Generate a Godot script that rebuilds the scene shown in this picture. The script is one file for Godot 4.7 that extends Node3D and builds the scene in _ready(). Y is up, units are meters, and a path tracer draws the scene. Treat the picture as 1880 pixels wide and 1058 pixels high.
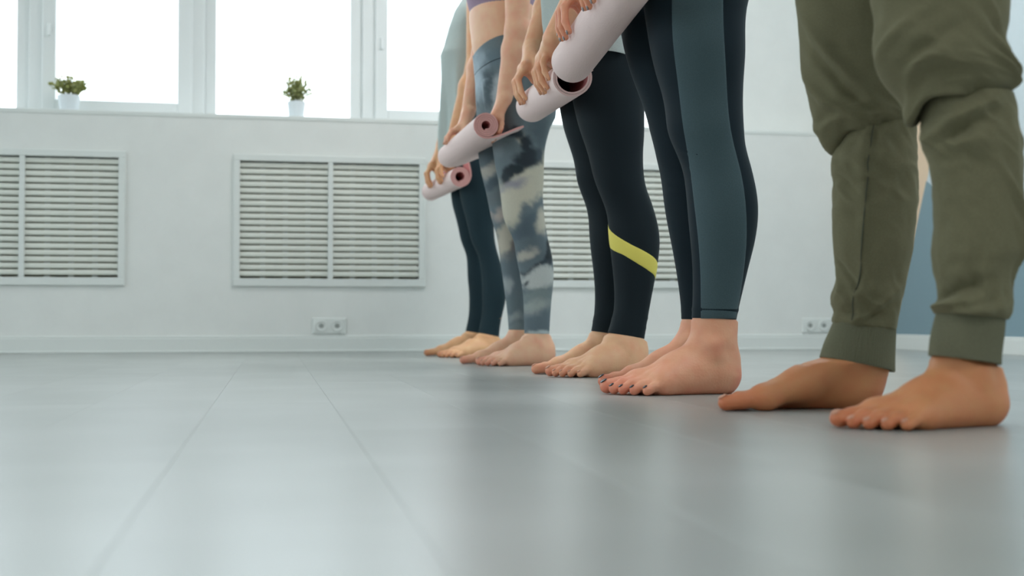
extends Node3D
# A row of five people with rolled pink mats in a bright studio: windows and radiator grilles behind, plank floor in front.
# World: y up, metres. The window wall's lower face lies in z = 0, the people stand in a row along z and face -x.

const FILL_GLOW := 3.0
const FILL_ENERGY := 2.4
const SKY_ENERGY := 3.8

func _ready() -> void:
	# camera: a hand's breadth above the floor, looking a little up and to the right of the wall's normal
	var cam := Camera3D.new()
	cam.name = "camera"
	cam.fov = 25.9055
	cam.near = 0.05
	cam.far = 200.0
	cam.position = Vector3(0, 0.144, 5.70)
	cam.rotation_degrees = Vector3(1.4694, -10.8, 0)
	var lens := CameraAttributesPhysical.new()
	lens.frustum_focal_length = 52.17
	lens.frustum_focus_distance = 2.75
	lens.exposure_aperture = 4.5
	lens.frustum_near = 0.05
	lens.frustum_far = 200.0
	cam.attributes = lens
	add_child(cam)
	cam.current = true
	# overcast daylight outside the windows
	var sky := ProceduralSkyMaterial.new()
	sky.sky_top_color = Color(0.885, 0.94, 0.97)
	sky.sky_horizon_color = Color(0.935, 0.968, 0.985)
	sky.ground_horizon_color = Color(0.90, 0.92, 0.92)
	sky.ground_bottom_color = Color(0.80, 0.82, 0.82)
	sky.sky_energy_multiplier = 1.0
	sky.ground_energy_multiplier = 1.0
	sky.energy_multiplier = SKY_ENERGY
	sky.use_debanding = false
	var env := Environment.new()
	env.background_mode = Environment.BG_SKY
	env.sky = Sky.new()
	env.sky.sky_material = sky
	env.tonemap_mode = Environment.TONE_MAPPER_LINEAR
	env.tonemap_exposure = 1.05
	env.sdfgi_enabled = true
	env.ssao_enabled = true
	env.ssil_enabled = true
	var we := WorldEnvironment.new()
	we.name = "environment"
	we.environment = env
	add_child(we)
	make_materials()
	build_room()
	build_plants()
	person_materials()
	build_people()

const MAN_NEAR_THIGH := [0.4135,0.8546,1.0003,0.4202,0.8518,1.0009,0.4270,0.8506,1.0015,0.4338,0.8503,1.0020,0.4405,0.8488,1.0022,0.4472,0.8448,1.0023,0.4539,0.8387,1.0024,0.4605,0.8322,1.0021,0.4672,0.8264,1.0011,0.4738,0.8214,0.9995,0.4805,0.8171,0.9976,0.4871,0.8137,0.9953,0.4938,0.8109,0.9929,0.5005,0.8087,0.9906,0.5071,0.8071,0.9884,0.5138,0.8061,0.9862,0.5206,0.8058,0.9843,0.5273,0.8059,0.9835,0.5341,0.8064,0.9844,0.5409,0.8071,0.9859,0.5477,0.8080,0.9873,0.5545,0.8086,0.9881,0.5613,0.8081,0.9887,0.5681,0.8068,0.9893,0.5748,0.8052,0.9898,0.5816,0.8038,0.9904,0.5883,0.8030,0.9910,0.5951,0.8025,0.9916,0.6019,0.8021,0.9922,0.6087,0.8017,0.9928,0.6155,0.8013,0.9934,0.6223,0.8010,0.9940,0.6291,0.8006,0.9946,0.6359,0.8002,0.9952,0.6427,0.7998,0.9958,0.6495,0.7995,0.9964,0.6562,0.7991,0.9970,0.6631,0.7988,0.9976,0.6699,0.7985,0.9984,0.6767,0.7983,0.9991,0.6835,0.7981,0.9998,0.6903,0.7978,1.0005,0.6971,0.7976,1.0013,0.7039,0.7974,1.0020,0.7107,0.7971,1.0027,0.7176,0.7969,1.0035,0.7244,0.7967,1.0042,0.7312,0.7964,1.0049,0.7380,0.7962,1.0056,0.7449,0.7960,1.0064,0.7517,0.7957,1.0071,0.7585,0.7955,1.0078,0.7654,0.7953,1.0086,0.7722,0.7950,1.0093,0.7790,0.7948,1.0099,0.7859,0.7946,1.0105,0.7927,0.7944,1.0111,0.7995,0.7942,1.0118,0.8064,0.7940,1.0124,0.8132,0.7938,1.0130,0.8201,0.7936,1.0136,0.8269,0.7934,1.0142,0.8338,0.7932,1.0148,0.8406,0.7930,1.0154,0.8475,0.7928,1.0160,0.8543,0.7926,1.0166,0.8612,0.7924,1.0173,0.8680,0.7922,1.0179,0.8749,0.7920,1.0185,0.8817,0.7918,1.0191,0.8886,0.7916,1.0197,0.8955,0.7914,1.0203,0.9023,0.7912,1.0209]
const MAN_NEAR_SHIN := [0.1485,0.8925,0.9909,0.1537,0.8898,0.9940,0.1590,0.8882,0.9950,0.1642,0.8889,0.9953,0.1695,0.8924,0.9956,0.1747,0.8954,0.9959,0.1800,0.8958,0.9958,0.1852,0.8958,0.9956,0.1905,0.8947,0.9955,0.1957,0.8936,0.9954,0.2009,0.8922,0.9961,0.2062,0.8908,0.9967,0.2114,0.8898,0.9979,0.2167,0.8895,1.0003,0.2220,0.8892,1.0029,0.2272,0.8890,1.0068,0.2325,0.8887,1.0106,0.2378,0.8887,1.0127,0.2431,0.8893,1.0134,0.2483,0.8899,1.0137,0.2536,0.8905,1.0139,0.2589,0.8910,1.0142,0.2641,0.8915,1.0143,0.2694,0.8920,1.0142,0.2747,0.8919,1.0140,0.2799,0.8917,1.0139,0.2852,0.8915,1.0138,0.2905,0.8913,1.0136,0.2957,0.8911,1.0134,0.3010,0.8909,1.0132,0.3063,0.8906,1.0131,0.3115,0.8904,1.0129,0.3168,0.8901,1.0127,0.3221,0.8898,1.0126,0.3273,0.8895,1.0127,0.3326,0.8891,1.0128,0.3379,0.8886,1.0129,0.3431,0.8881,1.0130,0.3484,0.8876,1.0131,0.3537,0.8870,1.0133,0.3590,0.8865,1.0134,0.3642,0.8846,1.0132,0.3695,0.8824,1.0130,0.3747,0.8797,1.0128,0.3799,0.8767,1.0126,0.3852,0.8751,1.0123,0.3905,0.8748,1.0120,0.3957,0.8748,1.0111,0.4010,0.8755,1.0101,0.4063,0.8761,1.0091,0.4116,0.8766,1.0082,0.4168,0.8769,1.0072,0.4221,0.8773,1.0063,0.4274,0.8777,1.0053,0.4327,0.8780,1.0043,0.4379,0.8786,1.0032,0.4432,0.8794,1.0021,0.4485,0.8801,1.0010,0.4538,0.8808,0.9999]
const MAN_NEAR_CUFF := [0.0889,0.8807,0.9797,0.0957,0.8817,0.9799,0.1026,0.8828,0.9803,0.1094,0.8838,0.9810,0.1163,0.8849,0.9819,0.1231,0.8860,0.9830,0.1300,0.8873,0.9840,0.1368,0.8886,0.9850,0.1437,0.8899,0.9858,0.1506,0.8918,0.9859,0.1574,0.8942,0.9858]
const MAN_FAR_THIGH := [0.4162,0.8972,1.0318,0.4242,0.8880,1.0322,0.4322,0.8814,1.0326,0.4402,0.8776,1.0331,0.4482,0.8759,1.0335,0.4563,0.8744,1.0339,0.4643,0.8714,1.0344,0.4724,0.8678,1.0353,0.4804,0.8651,1.0362,0.4885,0.8631,1.0371,0.4965,0.8610,1.0378,0.5046,0.8589,1.0383,0.5126,0.8569,1.0388,0.5207,0.8550,1.0393,0.5288,0.8531,1.0398,0.5368,0.8512,1.0403,0.5449,0.8497,1.0409,0.5530,0.8486,1.0414,0.5610,0.8477,1.0419,0.5691,0.8467,1.0424,0.5772,0.8458,1.0429,0.5853,0.8450,1.0435,0.5934,0.8445,1.0441,0.6015,0.8440,1.0447,0.6096,0.8435,1.0453,0.6177,0.8431,1.0459,0.6258,0.8426,1.0465,0.6339,0.8418,1.0471,0.6420,0.8410,1.0477,0.6501,0.8401,1.0483,0.6582,0.8392,1.0489,0.6663,0.8384,1.0495,0.6744,0.8377,1.0499,0.6825,0.8372,1.0503,0.6906,0.8367,1.0506,0.6987,0.8361,1.0510,0.7068,0.8356,1.0513,0.7149,0.8351,1.0517,0.7230,0.8346,1.0520,0.7311,0.8341,1.0523,0.7393,0.8335,1.0527,0.7474,0.8330,1.0530,0.7555,0.8325,1.0533,0.7636,0.8321,1.0536,0.7717,0.8317,1.0538,0.7799,0.8313,1.0539,0.7880,0.8309,1.0541,0.7961,0.8306,1.0543,0.8042,0.8302,1.0544,0.8124,0.8298,1.0546,0.8205,0.8294,1.0548,0.8286,0.8291,1.0549,0.8368,0.8287,1.0551,0.8449,0.8283,1.0552,0.8530,0.8279,1.0553,0.8612,0.8276,1.0553,0.8693,0.8273,1.0552,0.8774,0.8269,1.0551,0.8856,0.8266,1.0551,0.8937,0.8262,1.0550,0.9019,0.8259,1.0549,0.9100,0.8255,1.0549,0.9181,0.8252,1.0548,0.9263,0.8248,1.0548,0.9344,0.8245,1.0547,0.9426,0.8242,1.0546,0.9507,0.8238,1.0546,0.9589,0.8235,1.0545,0.9670,0.8231,1.0545]
const MAN_FAR_SHIN := [0.1316,0.8990,0.9984,0.1378,0.8943,1.0000,0.1440,0.8943,1.0014,0.1502,0.8958,1.0028,0.1564,0.8969,1.0042,0.1626,0.8955,1.0056,0.1688,0.8936,1.0070,0.1750,0.8931,1.0086,0.1812,0.8926,1.0102,0.1874,0.8933,1.0118,0.1936,0.8955,1.0135,0.1999,0.8985,1.0149,0.2061,0.9018,1.0162,0.2123,0.9035,1.0175,0.2185,0.9038,1.0188,0.2248,0.9041,1.0201,0.2310,0.9044,1.0214,0.2372,0.9032,1.0227,0.2434,0.9019,1.0240,0.2497,0.9006,1.0253,0.2559,0.8997,1.0266,0.2621,0.8995,1.0275,0.2683,0.8993,1.0281,0.2746,0.8991,1.0288,0.2808,0.8991,1.0294,0.2870,0.8991,1.0301,0.2933,0.8992,1.0307,0.2995,0.8991,1.0315,0.3058,0.8990,1.0323,0.3120,0.8989,1.0331,0.3182,0.8988,1.0339,0.3245,0.8987,1.0347,0.3307,0.8986,1.0356,0.3370,0.8985,1.0361,0.3432,0.8986,1.0363,0.3495,0.8986,1.0366,0.3557,0.8987,1.0368,0.3620,0.8995,1.0371,0.3682,0.9004,1.0372,0.3745,0.8997,1.0371,0.3807,0.8984,1.0370,0.3869,0.8971,1.0370,0.3932,0.8963,1.0369,0.3994,0.8974,1.0368,0.4057,0.8985,1.0367,0.4120,0.8996,1.0366,0.4182,0.9008,1.0365,0.4245,0.9022,1.0364,0.4308,0.9036,1.0364,0.4371,0.9049,1.0363,0.4433,0.9059,1.0362,0.4496,0.9069,1.0361,0.4559,0.9079,1.0360,0.4622,0.9089,1.0359,0.4684,0.9099,1.0358]
const MAN_FAR_CUFF := [0.0713,0.8731,0.9950,0.0792,0.8751,0.9955,0.0871,0.8771,0.9959,0.0949,0.8792,0.9963,0.1028,0.8818,0.9966,0.1107,0.8847,0.9969,0.1186,0.8877,0.9973,0.1264,0.8907,0.9976,0.1343,0.8938,0.9980,0.1422,0.8972,0.9984]
const PANEL_NEAR := [0.1461,0.8107,0.8995,0.1600,0.8117,0.9025,0.1740,0.8124,0.9057,0.1879,0.8130,0.9091,0.2018,0.8134,0.9127,0.2157,0.8136,0.9162,0.2296,0.8136,0.9197,0.2436,0.8133,0.9232,0.2575,0.8128,0.9269,0.2715,0.8121,0.9306,0.2855,0.8111,0.9343,0.2994,0.8100,0.9375,0.3134,0.8087,0.9401,0.3274,0.8074,0.9422,0.3413,0.8061,0.9436,0.3553,0.8050,0.9442,0.3693,0.8039,0.9440,0.3832,0.8028,0.9430,0.3972,0.8015,0.9411,0.4111,0.8000,0.9385,0.4250,0.7982,0.9354,0.4390,0.7953,0.9319,0.4528,0.7911,0.9281,0.4667,0.7857,0.9239,0.4806,0.7794,0.9201,0.4944,0.7730,0.9173,0.5083,0.7674,0.9158,0.5222,0.7636,0.9148,0.5362,0.7615,0.9140,0.5501,0.7602,0.9133,0.5641,0.7585,0.9129,0.5781,0.7562,0.9128,0.5920,0.7530,0.9130,0.6059,0.7491,0.9134,0.6199,0.7446,0.9141,0.6338,0.7404,0.9150,0.6478,0.7368,0.9160,0.6617,0.7335,0.9169,0.6757,0.7305,0.9174,0.6897,0.7278,0.9174,0.7036,0.7255,0.9172,0.7176,0.7233,0.9172,0.7316,0.7212,0.9176,0.7456,0.7190,0.9187,0.7596,0.7170,0.9206,0.7737,0.7153,0.9237,0.7878,0.7141,0.9278,0.8019,0.7134,0.9323,0.8161,0.7129,0.9371,0.8302,0.7125,0.9418,0.8444,0.7121,0.9464,0.8586,0.7119,0.9506,0.8728,0.7116,0.9547,0.8870,0.7115,0.9587,0.9011,0.7114,0.9620,0.9153,0.7116,0.9639,0.9294,0.7122,0.9643,0.9435,0.7129,0.9638,0.9576,0.7137,0.9631,0.9718,0.7144,0.9624,0.9859,0.7153,0.9615,1.0000,0.7163,0.9601,1.0141,0.7176,0.9579,1.0282,0.7191,0.9553,1.0422,0.7205,0.9525,1.0563,0.7220,0.9498,1.0704,0.7235,0.9471,1.0845,0.7250,0.9444]
const PANEL_FAR := [0.1440,0.8677,0.9499,0.1593,0.8675,0.9515,0.1746,0.8667,0.9528,0.1899,0.8653,0.9540,0.2052,0.8635,0.9551,0.2205,0.8615,0.9561,0.2358,0.8593,0.9572,0.2511,0.8570,0.9584,0.2664,0.8544,0.9597,0.2817,0.8518,0.9610,0.2970,0.8490,0.9622,0.3123,0.8461,0.9631,0.3276,0.8431,0.9637,0.3429,0.8401,0.9639,0.3582,0.8371,0.9635,0.3735,0.8344,0.9625,0.3888,0.8321,0.9609,0.4041,0.8300,0.9590,0.4194,0.8283,0.9567,0.4347,0.8264,0.9540,0.4500,0.8242,0.9508,0.4653,0.8213,0.9474,0.4806,0.8178,0.9440,0.4958,0.8141,0.9415,0.5111,0.8107,0.9401,0.5264,0.8071,0.9396,0.5417,0.8030,0.9392,0.5570,0.7989,0.9380,0.5723,0.7952,0.9358,0.5875,0.7911,0.9326,0.6027,0.7862,0.9289,0.6180,0.7806,0.9252,0.6332,0.7749,0.9222,0.6484,0.7690,0.9202,0.6636,0.7632,0.9189,0.6789,0.7577,0.9181,0.6941,0.7528,0.9175,0.7094,0.7484,0.9170,0.7247,0.7444,0.9162,0.7399,0.7408,0.9152,0.7552,0.7378,0.9143,0.7705,0.7349,0.9139,0.7858,0.7321,0.9140,0.8011,0.7291,0.9143,0.8165,0.7262,0.9149,0.8318,0.7236,0.9160,0.8472,0.7215,0.9180,0.8626,0.7200,0.9210,0.8781,0.7187,0.9245,0.8936,0.7175,0.9280,0.9090,0.7168,0.9318,0.9246,0.7168,0.9360,0.9401,0.7172,0.9404,0.9557,0.7178,0.9448,0.9713,0.7186,0.9488,0.9868,0.7198,0.9516,1.0024,0.7214,0.9532,1.0179,0.7234,0.9541,1.0335,0.7254,0.9548,1.0490,0.7274,0.9555,1.0646,0.7294,0.9560,1.0801,0.7316,0.9559,1.0956,0.7339,0.9550,1.1112,0.7363,0.9537,1.1267,0.7387,0.9523,1.1422,0.7411,0.9508,1.1578,0.7435,0.9494,1.1733,0.7459,0.9479]
const STRIPE_NEAR := [0.1033,0.8461,0.9421,0.1188,0.8508,0.9449,0.1343,0.8554,0.9478,0.1499,0.8595,0.9509,0.1654,0.8626,0.9540,0.1810,0.8643,0.9570,0.1965,0.8651,0.9601,0.2121,0.8652,0.9632,0.2276,0.8647,0.9663,0.2432,0.8637,0.9694,0.2588,0.8624,0.9722,0.2744,0.8610,0.9750,0.2900,0.8593,0.9777,0.3056,0.8575,0.9801,0.3211,0.8557,0.9818,0.3367,0.8540,0.9829,0.3523,0.8525,0.9830,0.3679,0.8512,0.9820,0.3835,0.8502,0.9796,0.3991,0.8489,0.9762,0.4146,0.8466,0.9721,0.4302,0.8427,0.9675,0.4457,0.8373,0.9623,0.4612,0.8309,0.9564,0.4767,0.8242,0.9504,0.4921,0.8179,0.9457,0.5077,0.8125,0.9427,0.5232,0.8081,0.9407,0.5387,0.8043,0.9395,0.5543,0.8008,0.9389,0.5699,0.7968,0.9388,0.5854,0.7921,0.9393,0.6010,0.7869,0.9403,0.6165,0.7813,0.9413,0.6321,0.7760,0.9420,0.6476,0.7712,0.9422,0.6632,0.7669,0.9422,0.6787,0.7631,0.9423,0.6943,0.7596,0.9423,0.7099,0.7562,0.9421,0.7254,0.7527,0.9418,0.7410,0.7492,0.9415,0.7566,0.7457,0.9409,0.7721,0.7423,0.9400,0.7877,0.7390,0.9390,0.8032,0.7357,0.9378,0.8188,0.7326,0.9366,0.8343,0.7301,0.9354,0.8499,0.7285,0.9342,0.8655,0.7275,0.9330,0.8811,0.7267,0.9317,0.8967,0.7259,0.9305,0.9124,0.7250,0.9293,0.9280,0.7242,0.9281,0.9436,0.7234,0.9268]
const STRIPE_FAR := [0.1072,0.8440,0.9340,0.1234,0.8466,0.9349,0.1395,0.8494,0.9363,0.1557,0.8519,0.9383,0.1719,0.8534,0.9406,0.1881,0.8543,0.9431,0.2043,0.8547,0.9456,0.2205,0.8546,0.9481,0.2367,0.8539,0.9506,0.2529,0.8527,0.9531,0.2691,0.8513,0.9555,0.2853,0.8496,0.9577,0.3015,0.8476,0.9598,0.3177,0.8456,0.9616,0.3340,0.8437,0.9629,0.3502,0.8420,0.9634,0.3664,0.8406,0.9631,0.3826,0.8396,0.9619,0.3989,0.8389,0.9598,0.4151,0.8379,0.9571,0.4313,0.8357,0.9538,0.4474,0.8321,0.9498,0.4636,0.8268,0.9450,0.4797,0.8205,0.9395,0.4959,0.8141,0.9341,0.5120,0.8086,0.9300,0.5282,0.8047,0.9280,0.5444,0.8022,0.9278,0.5606,0.7999,0.9282,0.5768,0.7966,0.9280,0.5930,0.7921,0.9273,0.6092,0.7868,0.9269,0.6254,0.7813,0.9272,0.6416,0.7759,0.9278,0.6578,0.7709,0.9280,0.6740,0.7666,0.9283,0.6902,0.7632,0.9290,0.7064,0.7604,0.9299,0.7227,0.7576,0.9305,0.7389,0.7547,0.9307,0.7551,0.7517,0.9307,0.7713,0.7488,0.9307,0.7876,0.7461,0.9308,0.8038,0.7438,0.9309,0.8201,0.7419,0.9310,0.8363,0.7400,0.9311,0.8526,0.7382,0.9312,0.8688,0.7368,0.9311,0.8851,0.7360,0.9306,0.9014,0.7355,0.9298,0.9177,0.7351,0.9290,0.9340,0.7346,0.9282,0.9502,0.7342,0.9274,0.9665,0.7338,0.9266,0.9828,0.7334,0.9258]
const DYE_NEAR := [0.1006,0.7864,0.8663,0.1164,0.7863,0.8671,0.1321,0.7860,0.8679,0.1479,0.7856,0.8688,0.1636,0.7851,0.8698,0.1794,0.7846,0.8710,0.1952,0.7840,0.8723,0.2110,0.7834,0.8738,0.2267,0.7821,0.8756,0.2425,0.7801,0.8774,0.2583,0.7776,0.8789,0.2741,0.7751,0.8798,0.2899,0.7723,0.8801,0.3056,0.7691,0.8797,0.3214,0.7657,0.8786,0.3372,0.7626,0.8768,0.3530,0.7598,0.8742,0.3687,0.7574,0.8706,0.3845,0.7548,0.8663,0.4002,0.7509,0.8622,0.4160,0.7444,0.8589,0.4317,0.7362,0.8562,0.4474,0.7282,0.8538,0.4632,0.7219,0.8515,0.4789,0.7178,0.8495,0.4947,0.7153,0.8479,0.5104,0.7135,0.8466,0.5262,0.7117,0.8457,0.5420,0.7097,0.8455,0.5578,0.7076,0.8459,0.5736,0.7051,0.8466,0.5894,0.7023,0.8472,0.6052,0.6991,0.8478,0.6210,0.6958,0.8484,0.6367,0.6927,0.8488,0.6525,0.6900,0.8491,0.6683,0.6877,0.8495,0.6841,0.6856,0.8507,0.7000,0.6833,0.8531,0.7158,0.6807,0.8565,0.7317,0.6780,0.8607,0.7475,0.6751,0.8655,0.7634,0.6719,0.8706,0.7793,0.6682,0.8757,0.7951,0.6642,0.8798,0.8110,0.6604,0.8822,0.8268,0.6573,0.8831,0.8426,0.6550,0.8823,0.8584,0.6530,0.8800,0.8742,0.6511,0.8770,0.8899,0.6491,0.8737,0.9057,0.6472,0.8705]
const DYE_FAR := [0.1115,0.7673,0.8433,0.1276,0.7662,0.8433,0.1438,0.7649,0.8433,0.1599,0.7634,0.8432,0.1761,0.7618,0.8432,0.1923,0.7600,0.8433,0.2084,0.7580,0.8436,0.2246,0.7559,0.8441,0.2408,0.7537,0.8448,0.2569,0.7515,0.8456,0.2731,0.7493,0.8466,0.2893,0.7471,0.8476,0.3054,0.7448,0.8481,0.3216,0.7424,0.8480,0.3378,0.7401,0.8468,0.3540,0.7379,0.8445,0.3701,0.7358,0.8414,0.3863,0.7337,0.8382,0.4024,0.7312,0.8357,0.4186,0.7281,0.8346,0.4348,0.7241,0.8348,0.4509,0.7194,0.8352,0.4671,0.7143,0.8348,0.4833,0.7096,0.8335,0.4994,0.7058,0.8315,0.5156,0.7025,0.8290,0.5317,0.6994,0.8264,0.5479,0.6961,0.8241,0.5640,0.6926,0.8222,0.5802,0.6887,0.8208,0.5963,0.6846,0.8197,0.6125,0.6806,0.8188,0.6287,0.6767,0.8184,0.6448,0.6730,0.8181,0.6610,0.6698,0.8183,0.6772,0.6675,0.8190,0.6934,0.6658,0.8203,0.7096,0.6645,0.8224,0.7259,0.6634,0.8257,0.7422,0.6625,0.8304,0.7585,0.6617,0.8360,0.7748,0.6610,0.8421,0.7911,0.6604,0.8486,0.8075,0.6600,0.8556,0.8238,0.6596,0.8623,0.8402,0.6592,0.8677,0.8565,0.6588,0.8706,0.8727,0.6584,0.8711,0.8890,0.6581,0.8707,0.9053,0.6578,0.8700,0.9215,0.6574,0.8693,0.9378,0.6571,0.8686]
const TEAL_NEAR := [0.0871,0.7801,0.8603,0.1039,0.7830,0.8619,0.1207,0.7860,0.8641,0.1376,0.7892,0.8670,0.1544,0.7920,0.8704,0.1712,0.7940,0.8743,0.1880,0.7951,0.8786,0.2049,0.7957,0.8827,0.2217,0.7957,0.8856,0.2386,0.7956,0.8868,0.2554,0.7953,0.8867,0.2723,0.7950,0.8856,0.2891,0.7943,0.8836,0.3059,0.7932,0.8810,0.3228,0.7917,0.8779,0.3396,0.7899,0.8739,0.3565,0.7876,0.8691,0.3733,0.7844,0.8641,0.3901,0.7798,0.8589,0.4069,0.7729,0.8538,0.4237,0.7646,0.8492,0.4405,0.7564,0.8455,0.4573,0.7500,0.8430,0.4741,0.7455,0.8413,0.4909,0.7417,0.8402,0.5077,0.7378,0.8400,0.5246,0.7337,0.8408,0.5414,0.7293,0.8420,0.5582,0.7247,0.8433,0.5751,0.7201,0.8446,0.5919,0.7156,0.8461,0.6088,0.7114,0.8478,0.6256,0.7077,0.8495,0.6425,0.7048,0.8512,0.6594,0.7024,0.8529,0.6762,0.7001,0.8545,0.6931,0.6979,0.8559,0.7100,0.6962,0.8572,0.7269,0.6951,0.8583,0.7438,0.6946,0.8594,0.7607,0.6941,0.8605,0.7776,0.6937,0.8613,0.7945,0.6934,0.8617,0.8114,0.6933,0.8616,0.8283,0.6933,0.8612,0.8452,0.6932,0.8608,0.8621,0.6932,0.8604,0.8790,0.6932,0.8600,0.8959,0.6932,0.8596,0.9128,0.6932,0.8591,0.9298,0.6932,0.8587,0.9467,0.6931,0.8583,0.9636,0.6931,0.8579]
const TEAL_FAR := [0.0934,0.7637,0.8388,0.1111,0.7672,0.8415,0.1289,0.7707,0.8447,0.1466,0.7738,0.8483,0.1643,0.7761,0.8519,0.1821,0.7775,0.8551,0.1998,0.7781,0.8579,0.2176,0.7783,0.8604,0.2353,0.7781,0.8623,0.2531,0.7773,0.8627,0.2708,0.7760,0.8613,0.2886,0.7742,0.8587,0.3063,0.7726,0.8559,0.3241,0.7715,0.8532,0.3418,0.7709,0.8507,0.3596,0.7704,0.8483,0.3773,0.7696,0.8459,0.3951,0.7677,0.8433,0.4128,0.7638,0.8402,0.4305,0.7576,0.8367,0.4482,0.7504,0.8335,0.4660,0.7441,0.8311,0.4837,0.7396,0.8296,0.5014,0.7361,0.8286,0.5192,0.7326,0.8283,0.5370,0.7285,0.8286,0.5547,0.7238,0.8292,0.5724,0.7188,0.8298,0.5902,0.7139,0.8305,0.6080,0.7096,0.8319,0.6257,0.7065,0.8342,0.6435,0.7045,0.8372,0.6614,0.7033,0.8404,0.6792,0.7024,0.8438,0.6970,0.7017,0.8470,0.7148,0.7014,0.8500,0.7327,0.7014,0.8525,0.7505,0.7017,0.8548,0.7684,0.7021,0.8571,0.7862,0.7024,0.8593,0.8041,0.7026,0.8611,0.8219,0.7027,0.8620,0.8398,0.7024,0.8619,0.8576,0.7020,0.8612,0.8754,0.7015,0.8604,0.8932,0.7011,0.8595,0.9110,0.7006,0.8587,0.9289,0.7002,0.8578,0.9467,0.6997,0.8570,0.9645,0.6993,0.8562,0.9824,0.6988,0.8553,1.0002,0.6984,0.8545]
const PANEL_EDGES := [0.1462,0.8316,0.8984,0.1743,0.8317,0.9043,0.2026,0.8318,0.9097,0.2308,0.8315,0.9144,0.2591,0.8305,0.9182,0.2874,0.8288,0.9209,0.3156,0.8263,0.9220,0.3439,0.8232,0.9216,0.3722,0.8198,0.9196,0.4005,0.8164,0.9160,0.4287,0.8132,0.9105,0.4569,0.8091,0.9030,0.4851,0.8038,0.8952,0.5133,0.7987,0.8890,0.5415,0.7948,0.8853,0.5698,0.7917,0.8831,0.5981,0.7885,0.8816,0.6264,0.7850,0.8801,0.6547,0.7815,0.8786,0.6830,0.7789,0.8769,0.7114,0.7776,0.8755,0.7398,0.7774,0.8749,0.7683,0.7778,0.8752,0.7968,0.7782,0.8756,0.8253,0.7784,0.8758,0.8538,0.7784,0.8759,0.8823,0.7785,0.8759,0.9109,0.7785,0.8760,0.9394,0.7785,0.8760,0.9680,0.7785,0.8761,0.9966,0.7786,0.8761]
const DYE_SPOTS_NEAR := [[0.6665,0.8711,0.0158,0.0597,-0.087,74,90,98,0.50],[0.6894,0.8684,0.0141,0.0598,-0.140,146,156,162,0.60],[0.6402,0.9362,0.0158,0.0701,-0.000,148,162,172,0.70],[0.7017,0.9734,0.0441,0.0282,-0.000,104,124,134,0.60],[0.8258,0.8555,0.0446,0.0713,-0.000,98,114,120,0.60],[0.6842,0.7082,0.0211,0.0457,-0.000,120,132,138,0.60],[0.8257,0.7417,0.0321,0.0534,-0.000,88,103,110,0.60],[0.7636,0.7103,0.0142,0.0177,-0.000,150,150,142,0.50],[0.7777,0.5660,0.0921,0.0531,0.489,176,172,156,0.35],[0.8346,0.6108,0.0321,0.0606,-0.175,172,168,152,0.50],[0.7282,0.4956,0.0352,0.0705,-0.140,174,170,154,0.45],[0.7459,0.7273,0.0318,0.0141,-0.436,46,58,66,0.40],[0.7777,0.6933,0.0177,0.0284,-0.000,40,52,60,0.35],[0.7848,0.6516,0.0461,0.0284,0.175,40,52,60,0.35],[0.7406,0.6123,0.0353,0.0194,0.436,38,50,58,0.35],[0.7194,0.5909,0.0141,0.0211,-0.000,44,56,64,0.50],[0.8257,0.6631,0.0160,0.0249,-0.000,70,84,92,0.60],[0.7423,0.5706,0.0424,0.0124,0.314,138,136,142,0.80],[0.8096,0.4447,0.0568,0.0391,0.785,94,111,121,0.45],[0.8345,0.4572,0.0214,0.0356,-0.000,170,167,154,0.50],[0.7635,0.4180,0.0389,0.0212,0.524,92,108,118,0.60],[0.8167,0.3630,0.0710,0.0426,0.140,100,115,122,0.40],[0.7847,0.3522,0.0283,0.0159,0.349,156,153,144,0.60],[0.8611,0.3564,0.0178,0.0410,-0.070,40,50,58,0.30],[0.8255,0.3195,0.0462,0.0071,0.349,58,70,78,0.50],[0.7847,0.2966,0.0124,0.0088,0.698,60,72,80,0.50],[0.8308,0.2778,0.0586,0.0355,0.140,168,172,170,0.30],[0.7865,0.2654,0.0088,0.0053,0.698,90,100,104,0.60],[0.8255,0.2187,0.0533,0.0213,0.262,124,137,138,0.60],[0.8166,0.1839,0.0532,0.0177,0.314,142,150,148,0.70],[0.8254,0.1405,0.0603,0.0284,0.105,106,122,131,0.60],[0.8254,0.1041,0.0603,0.0071,-0.000,160,170,172,0.60]]
const DYE_SPOTS_FAR := [[0.6865,0.6814,0.0293,0.0549,-0.000,86,100,107,0.60],[0.6902,0.6308,0.0293,0.0165,0.611,152,148,140,0.60],[0.7048,0.5949,0.0330,0.0165,0.785,82,97,106,0.50],[0.7140,0.5463,0.0293,0.0256,-0.000,108,118,122,0.60],[0.7305,0.4905,0.0257,0.0183,0.349,156,146,140,0.60],[0.7489,0.4112,0.0294,0.0588,-0.175,164,158,144,0.40],[0.7783,0.3898,0.0166,0.0479,-0.314,120,112,108,0.60],[0.7875,0.3211,0.0405,0.0552,-0.000,104,119,127,0.60],[0.7563,0.2577,0.0128,0.0257,-0.000,140,148,150,0.70],[0.7783,0.1945,0.0331,0.0294,-0.000,108,124,131,0.60],[0.7820,0.1512,0.0294,0.0147,0.175,134,144,146,0.70],[0.7875,0.1187,0.0294,0.0110,-0.000,120,134,138,0.70]]
const STRIPE_TOP := [0.000,0.2860,1.101,0.3175,1.646,0.3341,2.316,0.3590,3.142,0.3896]
const STRIPE_BOTTOM := [0.000,0.2513,0.839,0.2696,1.367,0.2856,2.076,0.3113,3.142,0.3348]
var M := {}
var taken := {}

# ---------------------------------------------------------------- small helpers
func srgb(r: float, g: float, b: float) -> Color:
	return Color(r / 255.0, g / 255.0, b / 255.0)

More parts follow.
